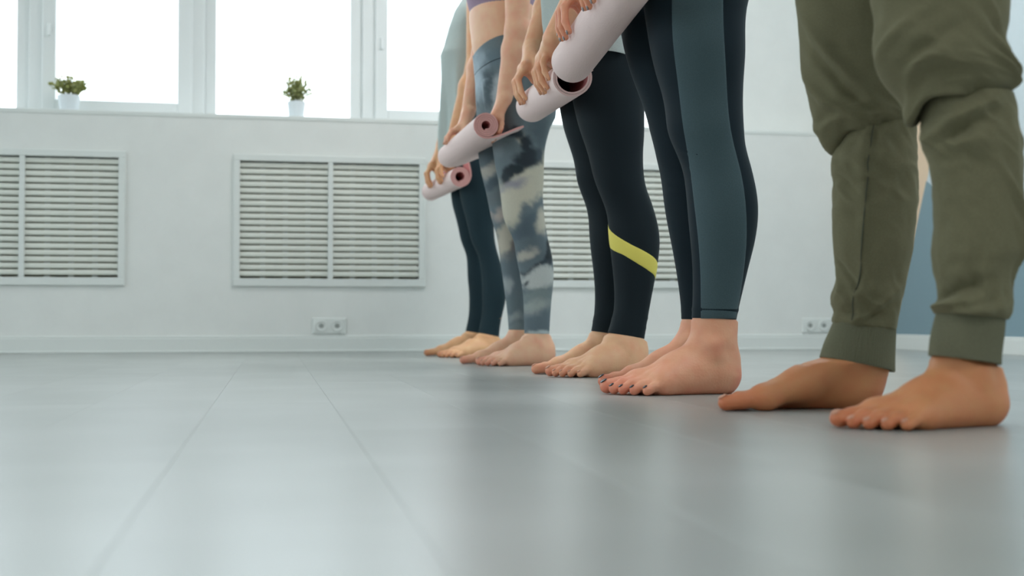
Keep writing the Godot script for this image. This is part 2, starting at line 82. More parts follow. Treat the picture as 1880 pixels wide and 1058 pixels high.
func lin(r: float, g: float, b: float) -> Color:
	return srgb(r, g, b).srgb_to_linear()

func numbered(called: String) -> String:
	var n: int = taken.get(called, 0)
	taken[called] = n + 1
	return called if n == 0 else "%s_%03d" % [called, n]

func tag(o: Node, label := "", category := "", group := "", kind := "") -> void:
	if label: o.set_meta("label", label)
	if category: o.set_meta("category", category)
	if group: o.set_meta("group", group)
	if kind: o.set_meta("kind", kind)

func base(called: String, where: Vector3) -> Node3D:
	var o := Node3D.new()
	o.name = numbered(called)
	add_child(o)
	o.position = where
	return o

func put(called: String, mesh: Mesh, mat: Material, parent: Node = self, at := Vector3.ZERO) -> MeshInstance3D:
	var o := MeshInstance3D.new()
	o.name = numbered(called) if parent == self else called
	o.mesh = mesh
	o.material_override = mat
	o.position = at
	parent.add_child(o, true)
	return o

func noise_tex(freq: float, size: int, lo: Color, hi: Color, oct := 4, sd := 1) -> NoiseTexture2D:
	var n := FastNoiseLite.new()
	n.noise_type = FastNoiseLite.TYPE_SIMPLEX_SMOOTH
	n.frequency = freq
	n.fractal_octaves = oct
	n.seed = sd
	var t := NoiseTexture2D.new()
	t.width = size
	t.height = size
	t.seamless = true
	t.noise = n
	var g := Gradient.new()
	g.set_color(0, lo)
	g.set_color(1, hi)
	t.color_ramp = g
	return t

func mat(color: Color, rough := 0.6, opt := {}) -> StandardMaterial3D:
	var m := StandardMaterial3D.new()
	m.albedo_color = color
	m.roughness = rough
	for k in opt: m.set(k, opt[k])
	return m

# ---------------------------------------------------------------- mesh collector
class Acc:
	var v := PackedVector3Array()
	var c := PackedColorArray()
	var i := PackedInt32Array()
	func quad(a: int, b: int, d: int, e: int) -> void:
		i.append_array([a, b, d, a, d, e])
	func mesh(smooth := true) -> ArrayMesh:
		var n := PackedVector3Array()
		n.resize(v.size())
		if smooth:
			for t in range(0, i.size(), 3):
				var a := i[t]
				var b := i[t + 1]
				var d := i[t + 2]
				var w := (v[d] - v[a]).cross(v[b] - v[a])
				n[a] += w
				n[b] += w
				n[d] += w
			for k in n.size(): n[k] = n[k].normalized()
		var s := []
		s.resize(Mesh.ARRAY_MAX)
		s[Mesh.ARRAY_VERTEX] = v
		s[Mesh.ARRAY_NORMAL] = n
		if c.size() == v.size(): s[Mesh.ARRAY_COLOR] = c
		s[Mesh.ARRAY_INDEX] = i
		var m := ArrayMesh.new()
		m.add_surface_from_arrays(Mesh.PRIMITIVE_TRIANGLES, s)
		return m
	# a box with chamfered edges, flat faces (24 face corners, edge strips, corner triangles)
	func box(lo: Vector3, hi: Vector3, ch := 0.0) -> void:
		var mid := (lo + hi) / 2.0
		var h := (hi - lo) / 2.0
		if ch <= 0.0:
			for ax in 3:
				for s in [-1.0, 1.0]:
					var u := (ax + 1) % 3
					var w := (ax + 2) % 3
					var k := v.size()
					for q in [[-1, -1], [1, -1], [1, 1], [-1, 1]]:
						var p := Vector3()
						p[ax] = s * h[ax]
						p[u] = q[0] * h[u]
						p[w] = q[1] * h[w]
						v.append(mid + p)
					if s > 0: i.append_array([k, k + 2, k + 1, k, k + 3, k + 2])
					else: i.append_array([k, k + 1, k + 2, k, k + 2, k + 3])
			return
		var e := h - Vector3.ONE * ch
		for ax in 3:
			for s in [-1.0, 1.0]:
				var u := (ax + 1) % 3
				var w := (ax + 2) % 3
				var k := v.size()
				for q in [[-1, -1], [1, -1], [1, 1], [-1, 1]]:
					var p := Vector3()
					p[ax] = s * h[ax]
					p[u] = q[0] * e[u]
					p[w] = q[1] * e[w]
					v.append(mid + p)
				if s > 0: i.append_array([k, k + 2, k + 1, k, k + 3, k + 2])
				else: i.append_array([k, k + 1, k + 2, k, k + 2, k + 3])
		for ax in 3:
			var u := (ax + 1) % 3
			var w := (ax + 2) % 3
			for su in [-1.0, 1.0]:
				for sw in [-1.0, 1.0]:
					var k := v.size()
					for q in [[-1, 0], [1, 0], [1, 1], [-1, 1]]:
						var p := Vector3()
						p[ax] = q[0] * e[ax]
						p[u] = su * (h[u] if q[1] == 0 else e[u])
						p[w] = sw * (e[w] if q[1] == 0 else h[w])
						v.append(mid + p)
					if su * sw > 0: i.append_array([k, k + 2, k + 1, k, k + 3, k + 2])
					else: i.append_array([k, k + 1, k + 2, k, k + 2, k + 3])
		for sx in [-1.0, 1.0]:
			for sy in [-1.0, 1.0]:
				for sz in [-1.0, 1.0]:
					var k := v.size()
					v.append(mid + Vector3(sx * h.x, sy * e.y, sz * e.z))
					v.append(mid + Vector3(sx * e.x, sy * h.y, sz * e.z))
					v.append(mid + Vector3(sx * e.x, sy * e.y, sz * h.z))
					if sx * sy * sz > 0: i.append_array([k, k + 2, k + 1])
					else: i.append_array([k, k + 1, k + 2])
	# tube along points
	func tube(pts: Array, r: float, seg := 8) -> void:
		var first := v.size()
		for a in pts.size():
			var p: Vector3 = pts[a]
			var d: Vector3 = (pts[mini(a + 1, pts.size() - 1)] - pts[maxi(a - 1, 0)]).normalized()
			var up := Vector3.RIGHT if absf(d.y) > 0.9 else Vector3.UP
			var x := d.cross(up).normalized()
			var y := x.cross(d)
			for s in seg:
				var t := TAU * s / seg
				v.append(p + (x * cos(t) + y * sin(t)) * r)
		for a in pts.size() - 1:
			for s in seg:
				var q := (s + 1) % seg
				quad(first + a * seg + s, first + a * seg + q, first + (a + 1) * seg + q, first + (a + 1) * seg + s)
	# lathe about the vertical through o: profile of (radius, height)
	func lathe(o: Vector3, prof: Array, seg := 24, ax := 1) -> void:
		var first := v.size()
		for p in prof:
			for s in seg:
				var t := TAU * s / seg
				var q := Vector3(p[0] * cos(t), p[1], p[0] * sin(t))
				if ax == 2: q = Vector3(q.x, -q.z, q.y)
				v.append(o + q)
		for a in prof.size() - 1:
			for s in seg:
				var q := (s + 1) % seg
				quad(first + a * seg + s, first + a * seg + q, first + (a + 1) * seg + q, first + (a + 1) * seg + s)
	func grid_from(g: Dictionary, col: Callable) -> void:
		var o := v.size()
		v.append_array(g.v)
		for p in g.v: c.append(col.call(p))
		for k in g.i: i.append(k + o)

func flat(boxes: Array, ch := 0.0) -> ArrayMesh:
	var a := Acc.new()
	for b in boxes: a.box(b[0], b[1], ch)
	return hard(a)

# faces keep their own corners, so plain normals per face
func hard(a: Acc) -> ArrayMesh:
	return a.mesh()

# ---------------------------------------------------------------- distance field on a grid, meshed as surface nets
class Field:
	var o: Vector3
	var h: float
	var nx: int
	var ny: int
	var nz: int
	var f := PackedFloat32Array()
	func _init(lo: Vector3, hi: Vector3, cell: float) -> void:
		o = lo
		h = cell
		nx = int(ceil((hi.x - lo.x) / h)) + 1
		ny = int(ceil((hi.y - lo.y) / h)) + 1
		nz = int(ceil((hi.z - lo.z) / h)) + 1
		f.resize(nx * ny * nz)
		f.fill(1.0)
	# tapered capsule; sz > 1 widens it along z about its own axis; k is the blend
	func cone(a: Vector3, b: Vector3, ra: float, rb: float, k := 0.01, sz := 1.0, carve := false) -> void:
		var m := maxf(ra, rb) + k + 3.0 * h
		var pad := Vector3(m, m, m * sz)
		var lo := (a.min(b) - pad - o) / h
		var hi := (a.max(b) + pad - o) / h
		var ab := b - a
		ab.z /= sz
		var inv := 1.0 / maxf(ab.length_squared(), 1e-9)
		for z in range(maxi(0, int(lo.z)), mini(nz - 1, int(hi.z) + 1) + 1):
			var pz := (o.z + z * h - a.z) / sz
			for y in range(maxi(0, int(lo.y)), mini(ny - 1, int(hi.y) + 1) + 1):
				var py := o.y + y * h - a.y
				var row := (z * ny + y) * nx
				for x in range(maxi(0, int(lo.x)), mini(nx - 1, int(hi.x) + 1) + 1):
					var px := o.x + x * h - a.x
					var t := clampf((px * ab.x + py * ab.y + pz * ab.z) * inv, 0.0, 1.0)
					var dx := px - ab.x * t
					var dy := py - ab.y * t
					var dz := pz - ab.z * t
					var d := sqrt(dx * dx + dy * dy + dz * dz) - ra - (rb - ra) * t
					var was := f[row + x]
					if carve:
						d = -d
						var w := maxf(k - absf(d - was), 0.0) / k
						f[row + x] = maxf(d, was) + w * w * k * 0.25
					else:
						var w := maxf(k - absf(d - was), 0.0) / k
						f[row + x] = minf(d, was) - w * w * k * 0.25
	func floor_at(y0: float) -> void:
		for z in nz:
			for y in ny:
				var d := y0 - (o.y + y * h)
				if d < -2.0 * h: break
				var row := (z * ny + y) * nx
				for x in nx:
					if f[row + x] < d: f[row + x] = d
	func net() -> Dictionary:
		var v := PackedVector3Array()
		var idx := PackedInt32Array()
		var id := PackedInt32Array()
		id.resize(f.size())
		id.fill(-1)
		var sy := nx
		var sz := nx * ny
		var off := [0, 1, sy, sy + 1, sz, sz + 1, sz + sy, sz + sy + 1]
		var edges := [[0, 1], [2, 3], [4, 5], [6, 7], [0, 2], [1, 3], [4, 6], [5, 7], [0, 4], [1, 5], [2, 6], [3, 7]]
		for z in nz - 1:
			for y in ny - 1:
				var row := (z * ny + y) * nx
				for x in nx - 1:
					var at := row + x
					var f0 := f[at]
					if f0 > 3.0 * h or f0 < -3.0 * h: continue
					var neg := 0
					for q in 8:
						if f[at + off[q]] < 0.0: neg += 1
					if neg == 0 or neg == 8: continue
					var sum := Vector3()
					var n := 0
					for e in edges:
						var fa := f[at + off[e[0]]]
						var fb := f[at + off[e[1]]]
						if (fa < 0.0) != (fb < 0.0):
							var t := fa / (fa - fb)
							var q: int = e[0]
							var p := Vector3(q & 1, (q >> 1) & 1, q >> 2)
							q = e[1]
							sum += p.lerp(Vector3(q & 1, (q >> 1) & 1, q >> 2), t)
							n += 1
					id[at] = v.size()
					v.append(o + (Vector3(x, y, z) + sum / n) * h)
		var steps := [1, sy, sz]
		for z in range(1, nz - 1):
			for y in range(1, ny - 1):
				var row := (z * ny + y) * nx
				for x in range(1, nx - 1):
					var at := row + x
					var f0 := f[at]
					if f0 > 2.0 * h or f0 < -2.0 * h: continue
					for ax in 3:
						var f1 := f[at + steps[ax]]
						if (f0 < 0.0) == (f1 < 0.0): continue
						var u: int = steps[(ax + 1) % 3]
						var w: int = steps[(ax + 2) % 3]
						var a := id[at]
						var b := id[at - u]
						var c := id[at - u - w]
						var d := id[at - w]
						if a < 0 or b < 0 or c < 0 or d < 0: continue
						if f0 < 0.0: idx.append_array([a, c, b, a, d, c])
						else: idx.append_array([a, b, c, a, c, d])
		return {"v": v, "i": idx}

# a copy of a meshed field under a transform (faces turned round when it mirrors)
func moved(g: Dictionary, t: Transform3D) -> Dictionary:
	var v := PackedVector3Array()
	for p in g.v: v.append(t * p)
	var idx: PackedInt32Array = g.i.duplicate()
	if t.basis.determinant() < 0.0:
		for k in range(0, idx.size(), 3):
			var q := idx[k + 1]
			idx[k + 1] = idx[k + 2]
			idx[k + 2] = q
	return {"v": v, "i": idx}

# ---------------------------------------------------------------- cloth tubes
# rows: flat list of y, x of the front edge, x of the back edge (bottom to top). t is the angle: 0 = back, 90 = towards the camera side, 180 = front
func at_row(rows: Array, y: float) -> Vector2:
	var n := rows.size() / 3
	if y <= rows[0]: return Vector2(rows[1], rows[2])
	for k in n - 1:
		if y <= rows[k * 3 + 3]:
			var t: float = (y - rows[k * 3]) / (rows[k * 3 + 3] - rows[k * 3])
			return Vector2(lerpf(rows[k * 3 + 1], rows[k * 3 + 4], t), lerpf(rows[k * 3 + 2], rows[k * 3 + 5], t))
	return Vector2(rows[n * 3 - 2], rows[n * 3 - 1])

func none2(_t: float, _y: float) -> float: return 0.0

# o: zc Callable(y) -> z of the axis, zr Callable(y) -> half width along z over half width along x, push Callable(t, y) -> metres outwards,
# lift Callable(t, y) -> metres upwards, color Callable(p, t) -> Color, seg, step (row height), hem (thickness turned in at the bottom)
func loft(a: Acc, rows: Array, o: Dictionary) -> void:
	var seg: int = o.get("seg", 48)
	var step: float = o.get("step", 0.008)
	var y0: float = rows[0]
	var y1: float = rows[rows.size() - 3]
	var n := maxi(2, int((y1 - y0) / step))
	var push: Callable = o.get("push", none2)
	var lift: Callable = o.get("lift", none2)
	var ts := PackedFloat32Array()
	for s in seg: ts.append(TAU * s / seg)
	var grow: float = o.get("grow", 0.0)
	var hem: float = o.get("hem", 0.003)
	var first := a.v.size()
	var lines := []
	if o.get("turn_in", true):
		lines.append([y0 + 0.02, -hem - 0.001])
		lines.append([y0 + 0.001, -hem])
		lines.append([y0, -hem * 0.5])
	for k in n + 1: lines.append([lerpf(y0, y1, float(k) / n) + (0.0008 if k == 0 else 0.0), 0.0])
	if o.get("top_in", false):
		lines.append([y1 + 0.0006, -hem * 0.5])
		lines.append([y1 - 0.001, -hem])
		lines.append([y1 - 0.02, -hem - 0.001])
	for l in lines:
		var y: float = l[0]
		var e := at_row(rows, y)
		var zc: float = o.zc.call(y)
		var rx := (e.y - e.x) / 2.0 + grow
		var rz: float = rx * o.zr.call(y)
		for t in ts:
			var d: float = push.call(t, y) + l[1]
			var p := Vector3((e.x + e.y) / 2.0 + (rx + d) * cos(t), y + lift.call(t, y), zc + (rz + d) * sin(t))
			a.v.append(p)
			if o.has("color"): a.c.append(o.color.call(p, t))
	for k in lines.size() - 1:
		for s in seg:
			var q := (s + 1) % seg
			a.quad(first + k * seg + s, first + k * seg + q, first + (k + 1) * seg + q, first + (k + 1) * seg + s)

# an open patch on such a tube: t from ta(y) to tb(y), a little proud of it
func patch(a: Acc, rows: Array, o: Dictionary, ya: Callable, yb: Callable, ta: Callable, tb: Callable, nu: int, nv: int, proud: float) -> void:
	var push: Callable = o.get("push", none2)
	var first := a.v.size()
	for layer in 2:
		for r in nv + 1:
			for s in nu + 1:
				var u := float(s) / nu
				var w := float(r) / nv
				var ty := lerpf(ya.call(u), yb.call(u), w)
				var t := lerpf(ta.call(ty), tb.call(ty), u)
				var e := at_row(rows, ty)
				var rx: float = (e.y - e.x) / 2.0 + o.get("grow", 0.0)
				var rz: float = rx * o.zr.call(ty)
				var rim := s == 0 or s == nu or r == 0 or r == nv
				var d: float = push.call(t, ty) + (proud * (0.35 if rim else 1.0) if layer == 0 else -0.0015)
				a.v.append(Vector3((e.x + e.y) / 2.0 + (rx + d) * cos(t), ty, o.zc.call(ty) + (rz + d) * sin(t)))
	var line := nu + 1
	var back := first + line * (nv + 1)
	for r in nv:
		for s in nu:
			a.quad(first + r * line + s, first + r * line + s + 1, first + (r + 1) * line + s + 1, first + (r + 1) * line + s)
	for s in nu:
		a.quad(back + s, back + s + 1, first + s + 1, first + s)
		a.quad(first + nv * line + s, first + nv * line + s + 1, back + nv * line + s + 1, back + nv * line + s)
	for r in nv:
		a.quad(back + (r + 1) * line, back + r * line, first + r * line, first + (r + 1) * line)
		a.quad(first + (r + 1) * line + nu, first + r * line + nu, back + r * line + nu, back + (r + 1) * line + nu)

# ---------------------------------------------------------------- the room
const ROOM_LEFT := -4.6
const ROOM_RIGHT := 3.0
const ROOM_FRONT := 8.6
const CEILING := 3.0
const SILL := 1.062

func make_materials() -> void:
	var grain := noise_tex(0.02, 256, Color(0.98, 0.98, 0.98), Color(1, 1, 1), 4, 3)
	M.wall = mat(srgb(233, 236, 233), 0.85, {"albedo_texture": grain, "uv1_triplanar": true, "uv1_world_triplanar": true, "uv1_scale": Vector3(0.9, 0.9, 0.9)})
	M.wall_blue = mat(srgb(206, 219, 224), 0.85, {"albedo_texture": grain, "uv1_triplanar": true, "uv1_world_triplanar": true, "uv1_scale": Vector3(0.9, 0.9, 0.9)})
	M.mural_blue = mat(srgb(132, 158, 168), 0.85)
	M.mural_beige = mat(srgb(228, 204, 176), 0.85)
	M.ceiling = mat(srgb(238, 240, 238), 0.9)
	M.trim = mat(srgb(226, 231, 228), 0.5)
	M.plastic = mat(srgb(236, 240, 240), 0.35)
	M.slat = mat(srgb(228, 231, 222), 0.5)
	M.void = mat(srgb(205, 200, 166), 0.9)
	M.hole = mat(srgb(150, 156, 152), 0.7)
	M.glass = mat(Color(0.95, 1.0, 0.99, 0.06), 0.02, {"transparency": BaseMaterial3D.TRANSPARENCY_ALPHA})
	var cloud := noise_tex(0.005, 512, Color(0.92, 0.925, 0.92), Color(1, 1, 1), 3, 11)
	M.planks = []
	for k in 4:
		var g: float = [1.0, 0.985, 1.015, 0.993][k]
		M.planks.append(mat(Color(0.660 * g, 0.678 * g, 0.668 * g), 0.30, {"albedo_texture": cloud, "metallic_specular": 0.75, "uv1_triplanar": true, "uv1_world_triplanar": true, "uv1_scale": Vector3(0.8, 0.8, 0.8), "uv1_offset": Vector3(0.31 * k, 0.0, 0.57 * k)}))
	M.joint = mat(srgb(160, 166, 164), 0.8)

func structure(called: String, mesh: Mesh, m: Material) -> MeshInstance3D:
	var o := put(called, mesh, m)
	tag(o, "", "", "", "structure")
	return o

func build_room() -> void:
	# floor: a screed and planks 0.2 m wide that run towards the windows
	var fl := structure("floor", flat([[Vector3(ROOM_LEFT - 0.3, -0.2, -0.4), Vector3(ROOM_RIGHT + 0.3, -0.004, ROOM_FRONT + 0.3)]]), M.joint)
	var rng := RandomNumberGenerator.new()
	rng.seed = 5
	var made := {}
	var rest := Acc.new()
	var x := -4.7
	while x < ROOM_RIGHT:
		var z := -rng.randf() * 1.3
		while z < ROOM_FRONT:
			var z0 := maxf(z, 0.0)
			var z1 := minf(z + 1.3, ROOM_FRONT)
			var x0 := maxf(x, ROOM_LEFT)
			var x1 := minf(x + 0.2, ROOM_RIGHT)
			z += 1.3
			if z1 - z0 < 0.02 or x1 - x0 < 0.02: continue
			var size := Vector3(x1 - x0 - 0.0002, 0.004, z1 - z0 - 0.0001)
			var key := "%.3f %.3f" % [size.x, size.z]
			if not made.has(key): made[key] = flat([[-size / 2, size / 2]], 0.00025)
			var k := rng.randi() % 4
			put("plank", made[key], M.planks[k], fl, Vector3((x0 + x1) / 2, -0.002, (z0 + z1) / 2))
		x += 0.2
	# window wall: a boxed-in lower part with niches behind the grilles, the wall above it set back
	var niches := [-1.067, 0.253, 1.573]
	var bx := []
	var at := ROOM_LEFT
	for c in niches:
		bx.append([Vector3(at, 0, -0.3), Vector3(c - 0.41, SILL - 0.02, 0)])
		bx.append([Vector3(c - 0.41, 0, -0.3), Vector3(c + 0.41, 0.315, 0)])
		bx.append([Vector3(c - 0.41, 0.865, -0.3), Vector3(c + 0.41, SILL - 0.02, 0)])
		at = c + 0.41
	bx.append([Vector3(at, 0, -0.3), Vector3(ROOM_RIGHT, SILL - 0.02, 0)])
	bx.append([Vector3(ROOM_LEFT, 0, -0.4), Vector3(ROOM_RIGHT, SILL - 0.02, -0.3)])
	bx.append([Vector3(1.955, SILL - 0.02, -0.4), Vector3(ROOM_RIGHT, CEILING, -0.2)])
	bx.append([Vector3(ROOM_LEFT, 2.75, -0.4), Vector3(1.955, CEILING, -0.2)])
	structure("wall_back", flat(bx), M.wall)
	structure("trim_1", flat([[Vector3(ROOM_LEFT, SILL - 0.02, -0.32), Vector3(ROOM_RIGHT, SILL, 0.003)]], 0.002), M.trim)
	structure("baseboard_back", flat([[Vector3(ROOM_LEFT, 0, 0), Vector3(ROOM_RIGHT, 0.064, 0.014)], [Vector3(ROOM_LEFT, 0.064, 0), Vector3(ROOM_RIGHT, 0.075, 0.008)], [Vector3(ROOM_LEFT, 0, 0.014), Vector3(ROOM_RIGHT, 0.010, 0.020)]], 0.002), M.trim)
	# right wall with its painted peaks
	var wr := structure("wall_right", flat([[Vector3(ROOM_RIGHT, 0, -0.4), Vector3(ROOM_RIGHT + 0.3, CEILING, ROOM_FRONT)]]), M.wall_blue)
	put("painted_peak", paint([Vector2(0.0, 0.09), Vector2(0.0, 1.40), Vector2(0.50, 1.17)], 0.0006), M.mural_beige, wr)
	put("painted_peak", paint([Vector2(-0.005, 0.074), Vector2(0.321, 0.795), Vector2(1.089, 0.419), Vector2(1.76, 0.074)], 0.0011), M.mural_blue, wr)
	structure("baseboard_right", flat([[Vector3(ROOM_RIGHT - 0.014, 0, 0.014), Vector3(ROOM_RIGHT, 0.064, ROOM_FRONT)], [Vector3(ROOM_RIGHT - 0.008, 0.064, 0.008), Vector3(ROOM_RIGHT, 0.075, ROOM_FRONT)]], 0.002), M.trim)
	# left wall with two window openings, front wall, ceiling
	structure("wall_left", flat([
		[Vector3(ROOM_LEFT - 0.3, 0, -0.4), Vector3(ROOM_LEFT, 0.5, ROOM_FRONT)],
		[Vector3(ROOM_LEFT - 0.3, 2.75, -0.4), Vector3(ROOM_LEFT, CEILING, ROOM_FRONT)],
		[Vector3(ROOM_LEFT - 0.3, 0.5, -0.4), Vector3(ROOM_LEFT, 2.75, 0.8)],
		[Vector3(ROOM_LEFT - 0.3, 0.5, 3.6), Vector3(ROOM_LEFT, 2.75, 4.2)],
		[Vector3(ROOM_LEFT - 0.3, 0.5, 7.0), Vector3(ROOM_LEFT, 2.75, ROOM_FRONT)]]), M.wall)
	structure("wall_front", flat([[Vector3(ROOM_LEFT - 0.3, 0, ROOM_FRONT), Vector3(ROOM_RIGHT + 0.3, CEILING, ROOM_FRONT + 0.3)]]), M.wall)
	structure("ceiling", flat([[Vector3(ROOM_LEFT - 0.3, CEILING, -0.4), Vector3(ROOM_RIGHT + 0.3, CEILING + 0.25, ROOM_FRONT + 0.3)]]), M.ceiling)
	# windows: each a hinged sash beside a fixed light
	var n := 1
	for k in [-2, -1, 0, 1]:
		window_pair("window_%d" % n, 1.5 * k)
		n += 1
	for z in [0.8, 4.2]:
		side_window("window_%d" % n, z)
		n += 1
	for c in niches.size(): grille(niches[c], ["white slatted radiator grille cut off by the left edge of the picture", "white slatted radiator grille on the wall above the double socket, in full view", "white slatted radiator grille seen in the gaps between the legs"][c])
	socket(0.249, "white double wall socket under the middle radiator grille")
	socket(2.592, "white double wall socket low beside the olive trousers")
	add_ceiling_fill()

# a painted area on the right wall: corners as (z, y), a hair of thickness
func paint(pts: Array, thick: float) -> ArrayMesh:
	var a := Acc.new()
	for p in pts: a.v.append(Vector3(ROOM_RIGHT - thick, p.y, p.x))
	var c := a.v.size()
	for p in pts: a.v.append(Vector3(ROOM_RIGHT, p.y, p.x))
	var poly := PackedVector2Array()
	for p in pts: poly.append(p)
	var tri := Geometry2D.triangulate_polygon(poly)
	for k in range(0, tri.size(), 3):
		var q := [tri[k], tri[k + 1], tri[k + 2]]
		var w := (a.v[q[2]] - a.v[q[0]]).cross(a.v[q[1]] - a.v[q[0]])
		if w.x > 0: q = [q[0], q[2], q[1]]
		a.i.append_array(q)
	var b := Acc.new()
	b.v = a.v.slice(0, c)
	b.i = a.i
	return b.mesh()

func window_pair(called: String, dx: float) -> void:
	var z0 := -0.30
	var z1 := -0.24
	var top := 2.75
	var f := base(called, Vector3(dx, SILL, -0.27))
	tag(f, "", "", "", "structure")
	var at := Vector3(-dx, -SILL, 0.27)
	var x0 := -1.09 + dx
	put("outer_frame", flat([
		[Vector3(x0, SILL, z0), Vector3(x0 + 0.062, top, z1)],
		[Vector3(-0.375 + dx, SILL, z0), Vector3(-0.315 + dx, top, z1)],
		[Vector3(-0.315 + dx, SILL, z0), Vector3(-0.265 + dx, top, z1 - 0.018)],
		[Vector3(0.354 + dx, SILL, z0), Vector3(0.41 + dx, top, z1 - 0.018)],
		[Vector3(x0, SILL, z0), Vector3(0.41 + dx, SILL + 0.03, z1 - 0.002)],
		[Vector3(-0.265 + dx, SILL + 0.03, z0), Vector3(0.354 + dx, SILL + 0.042, z1 - 0.018)],
		[Vector3(x0, top - 0.05, z0), Vector3(0.41 + dx, top, z1)]], 0.003), M.plastic, f, at)
	var sash := put("sash", flat([
		[Vector3(-1.03 + dx, SILL + 0.02, z0 + 0.01), Vector3(-0.97 + dx, top - 0.03, z1 + 0.02)],
		[Vector3(-0.437 + dx, SILL + 0.02, z0 + 0.01), Vector3(-0.372 + dx, top - 0.03, z1 + 0.02)],
		[Vector3(-0.97 + dx, SILL + 0.02, z0 + 0.01), Vector3(-0.437 + dx, 1.143, z1 + 0.02)],
		[Vector3(-0.97 + dx, top - 0.12, z0 + 0.01), Vector3(-0.437 + dx, top - 0.03, z1 + 0.02)]], 0.004), M.plastic, f, at)
	put("pane", flat([[Vector3(-0.975 + dx, 1.138, z0 + 0.02), Vector3(-0.432 + dx, top - 0.115, z0 + 0.026)]]), M.glass, sash)
	var hinge := Acc.new()
	hinge.lathe(Vector3(-1.0 + dx, 1.43, z1 + 0.026), [[0.0, 0], [0.006, 0], [0.008, 0.003], [0.008, 0.05], [0.006, 0.053], [0.0, 0.053]], 12)
	put("hinge", hinge.mesh(), M.plastic, f, at)
	put("pane", flat([[Vector3(-0.27 + dx, SILL + 0.035, z0 + 0.012), Vector3(0.36 + dx, top - 0.045, z0 + 0.018)]]), M.glass, f, at)

func side_window(called: String, z: float) -> void:
	var f := base(called, Vector3(ROOM_LEFT - 0.2, 0.5, z + 1.4))
	tag(f, "", "", "", "structure")
	var bars := []
	for k in 4: bars.append([Vector3(-0.03, 0, -1.4 + k * 0.9), Vector3(0.03, 2.25, -1.4 + k * 0.9 + 0.1)])
	bars.append([Vector3(-0.03, 0, -1.4), Vector3(0.03, 0.07, 1.4)])
	bars.append([Vector3(-0.03, 2.18, -1.4), Vector3(0.03, 2.25, 1.4)])
	put("outer_frame", flat(bars, 0.003), M.plastic, f)
	for k in 3: put("pane", flat([[Vector3(-0.006, 0.07, -1.3 + k * 0.9), Vector3(0.006, 2.18, -0.5 + k * 0.9)]]), M.glass, f)

func grille(cx: float, label: String) -> void:
	var g := base("radiator_grille", Vector3(cx, 0.295, 0))
	tag(g, label, "grille", "radiator grilles along the window wall")
	var w := 0.43
	var hgt := 0.59
	put("frame", flat([
		[Vector3(-w, 0, 0.0), Vector3(w, 0.035, 0.012)],
		[Vector3(-w, hgt - 0.03, 0.0), Vector3(w, hgt, 0.012)],
		[Vector3(-w, 0.035, 0.0), Vector3(-w + 0.03, hgt - 0.03, 0.012)],
		[Vector3(w - 0.03, 0.035, 0.0), Vector3(w, hgt - 0.03, 0.012)]], 0.002), M.trim, g)
	put("mullion", flat([[Vector3(-0.0115, 0.035, -0.01), Vector3(0.0115, hgt - 0.03, 0.011)]], 0.002), M.trim, g)
	var stay := []
	for s in [-0.30, -0.20, -0.10, 0.10, 0.20, 0.30]: stay.append([Vector3(s - 0.012, 0.03, -0.034), Vector3(s + 0.012, hgt - 0.03, -0.024)])
	put("brace", flat(stay), M.slat, g)
	put("backing", flat([[Vector3(-0.405, 0.025, -0.16), Vector3(0.405, hgt - 0.025, -0.15)]]), M.void, g)
	# one slat, rounded in front and leaning a little
	var wide := 0.3885
	var a := Acc.new()
	var prof := [Vector2(-0.0113, -0.020), Vector2(-0.0111, -0.001), Vector2(-0.0098, 0.002), Vector2(-0.0052, 0.0035), Vector2(0.0052, 0.0035), Vector2(0.0098, 0.002), Vector2(0.0111, -0.001), Vector2(0.0111, -0.020)]
	for side in 2:
		for p in prof: a.v.append(Vector3((-wide if side == 0 else wide) / 2, p.x, p.y))
	var np := prof.size()
	for k in np:
		var q := (k + 1) % np
		a.quad(k, k + np, q + np, q)
	var slat := a.mesh()
	for col in 2:
		for k in 18:
			put("slat", slat, M.slat, g, Vector3((-0.2058 if col == 0 else 0.2058), 0.057 + 0.0286 * k, -0.004))

func socket(cx: float, label: String) -> void:
	var s := base("wall_socket", Vector3(cx, 0.118, 0))
	tag(s, label, "socket", "double sockets in the window wall")
	put("cover_plate", flat([[Vector3(-0.076, -0.036, 0), Vector3(0.076, 0.036, 0.008)]], 0.003), M.trim, s)
	for d in [-0.0355, 0.0355]:
		var a := Acc.new()
		a.lathe(Vector3(d, 0, 0.0082), [[0.027, 0], [0.0265, 0.003], [0.021, 0.0032], [0.0195, 0.0008], [0.0, 0.0006]], 28, 2)
		var ins := put("socket_insert", a.mesh(), M.trim, s)
		var b := Acc.new()
		for p in [-0.0095, 0.0095]: b.lathe(Vector3(d + p, 0, 0.0088), [[0.0026, 0.0], [0.0026, 0.0006], [0.0, 0.0007]], 10, 2)
		b.lathe(Vector3(d, 0.0, 0.0088), [[0.012, 0.0], [0.012, 0.0001], [0.0, 0.0002]], 20, 2)
		put("pin_hole", b.mesh(), M.hole, ins)

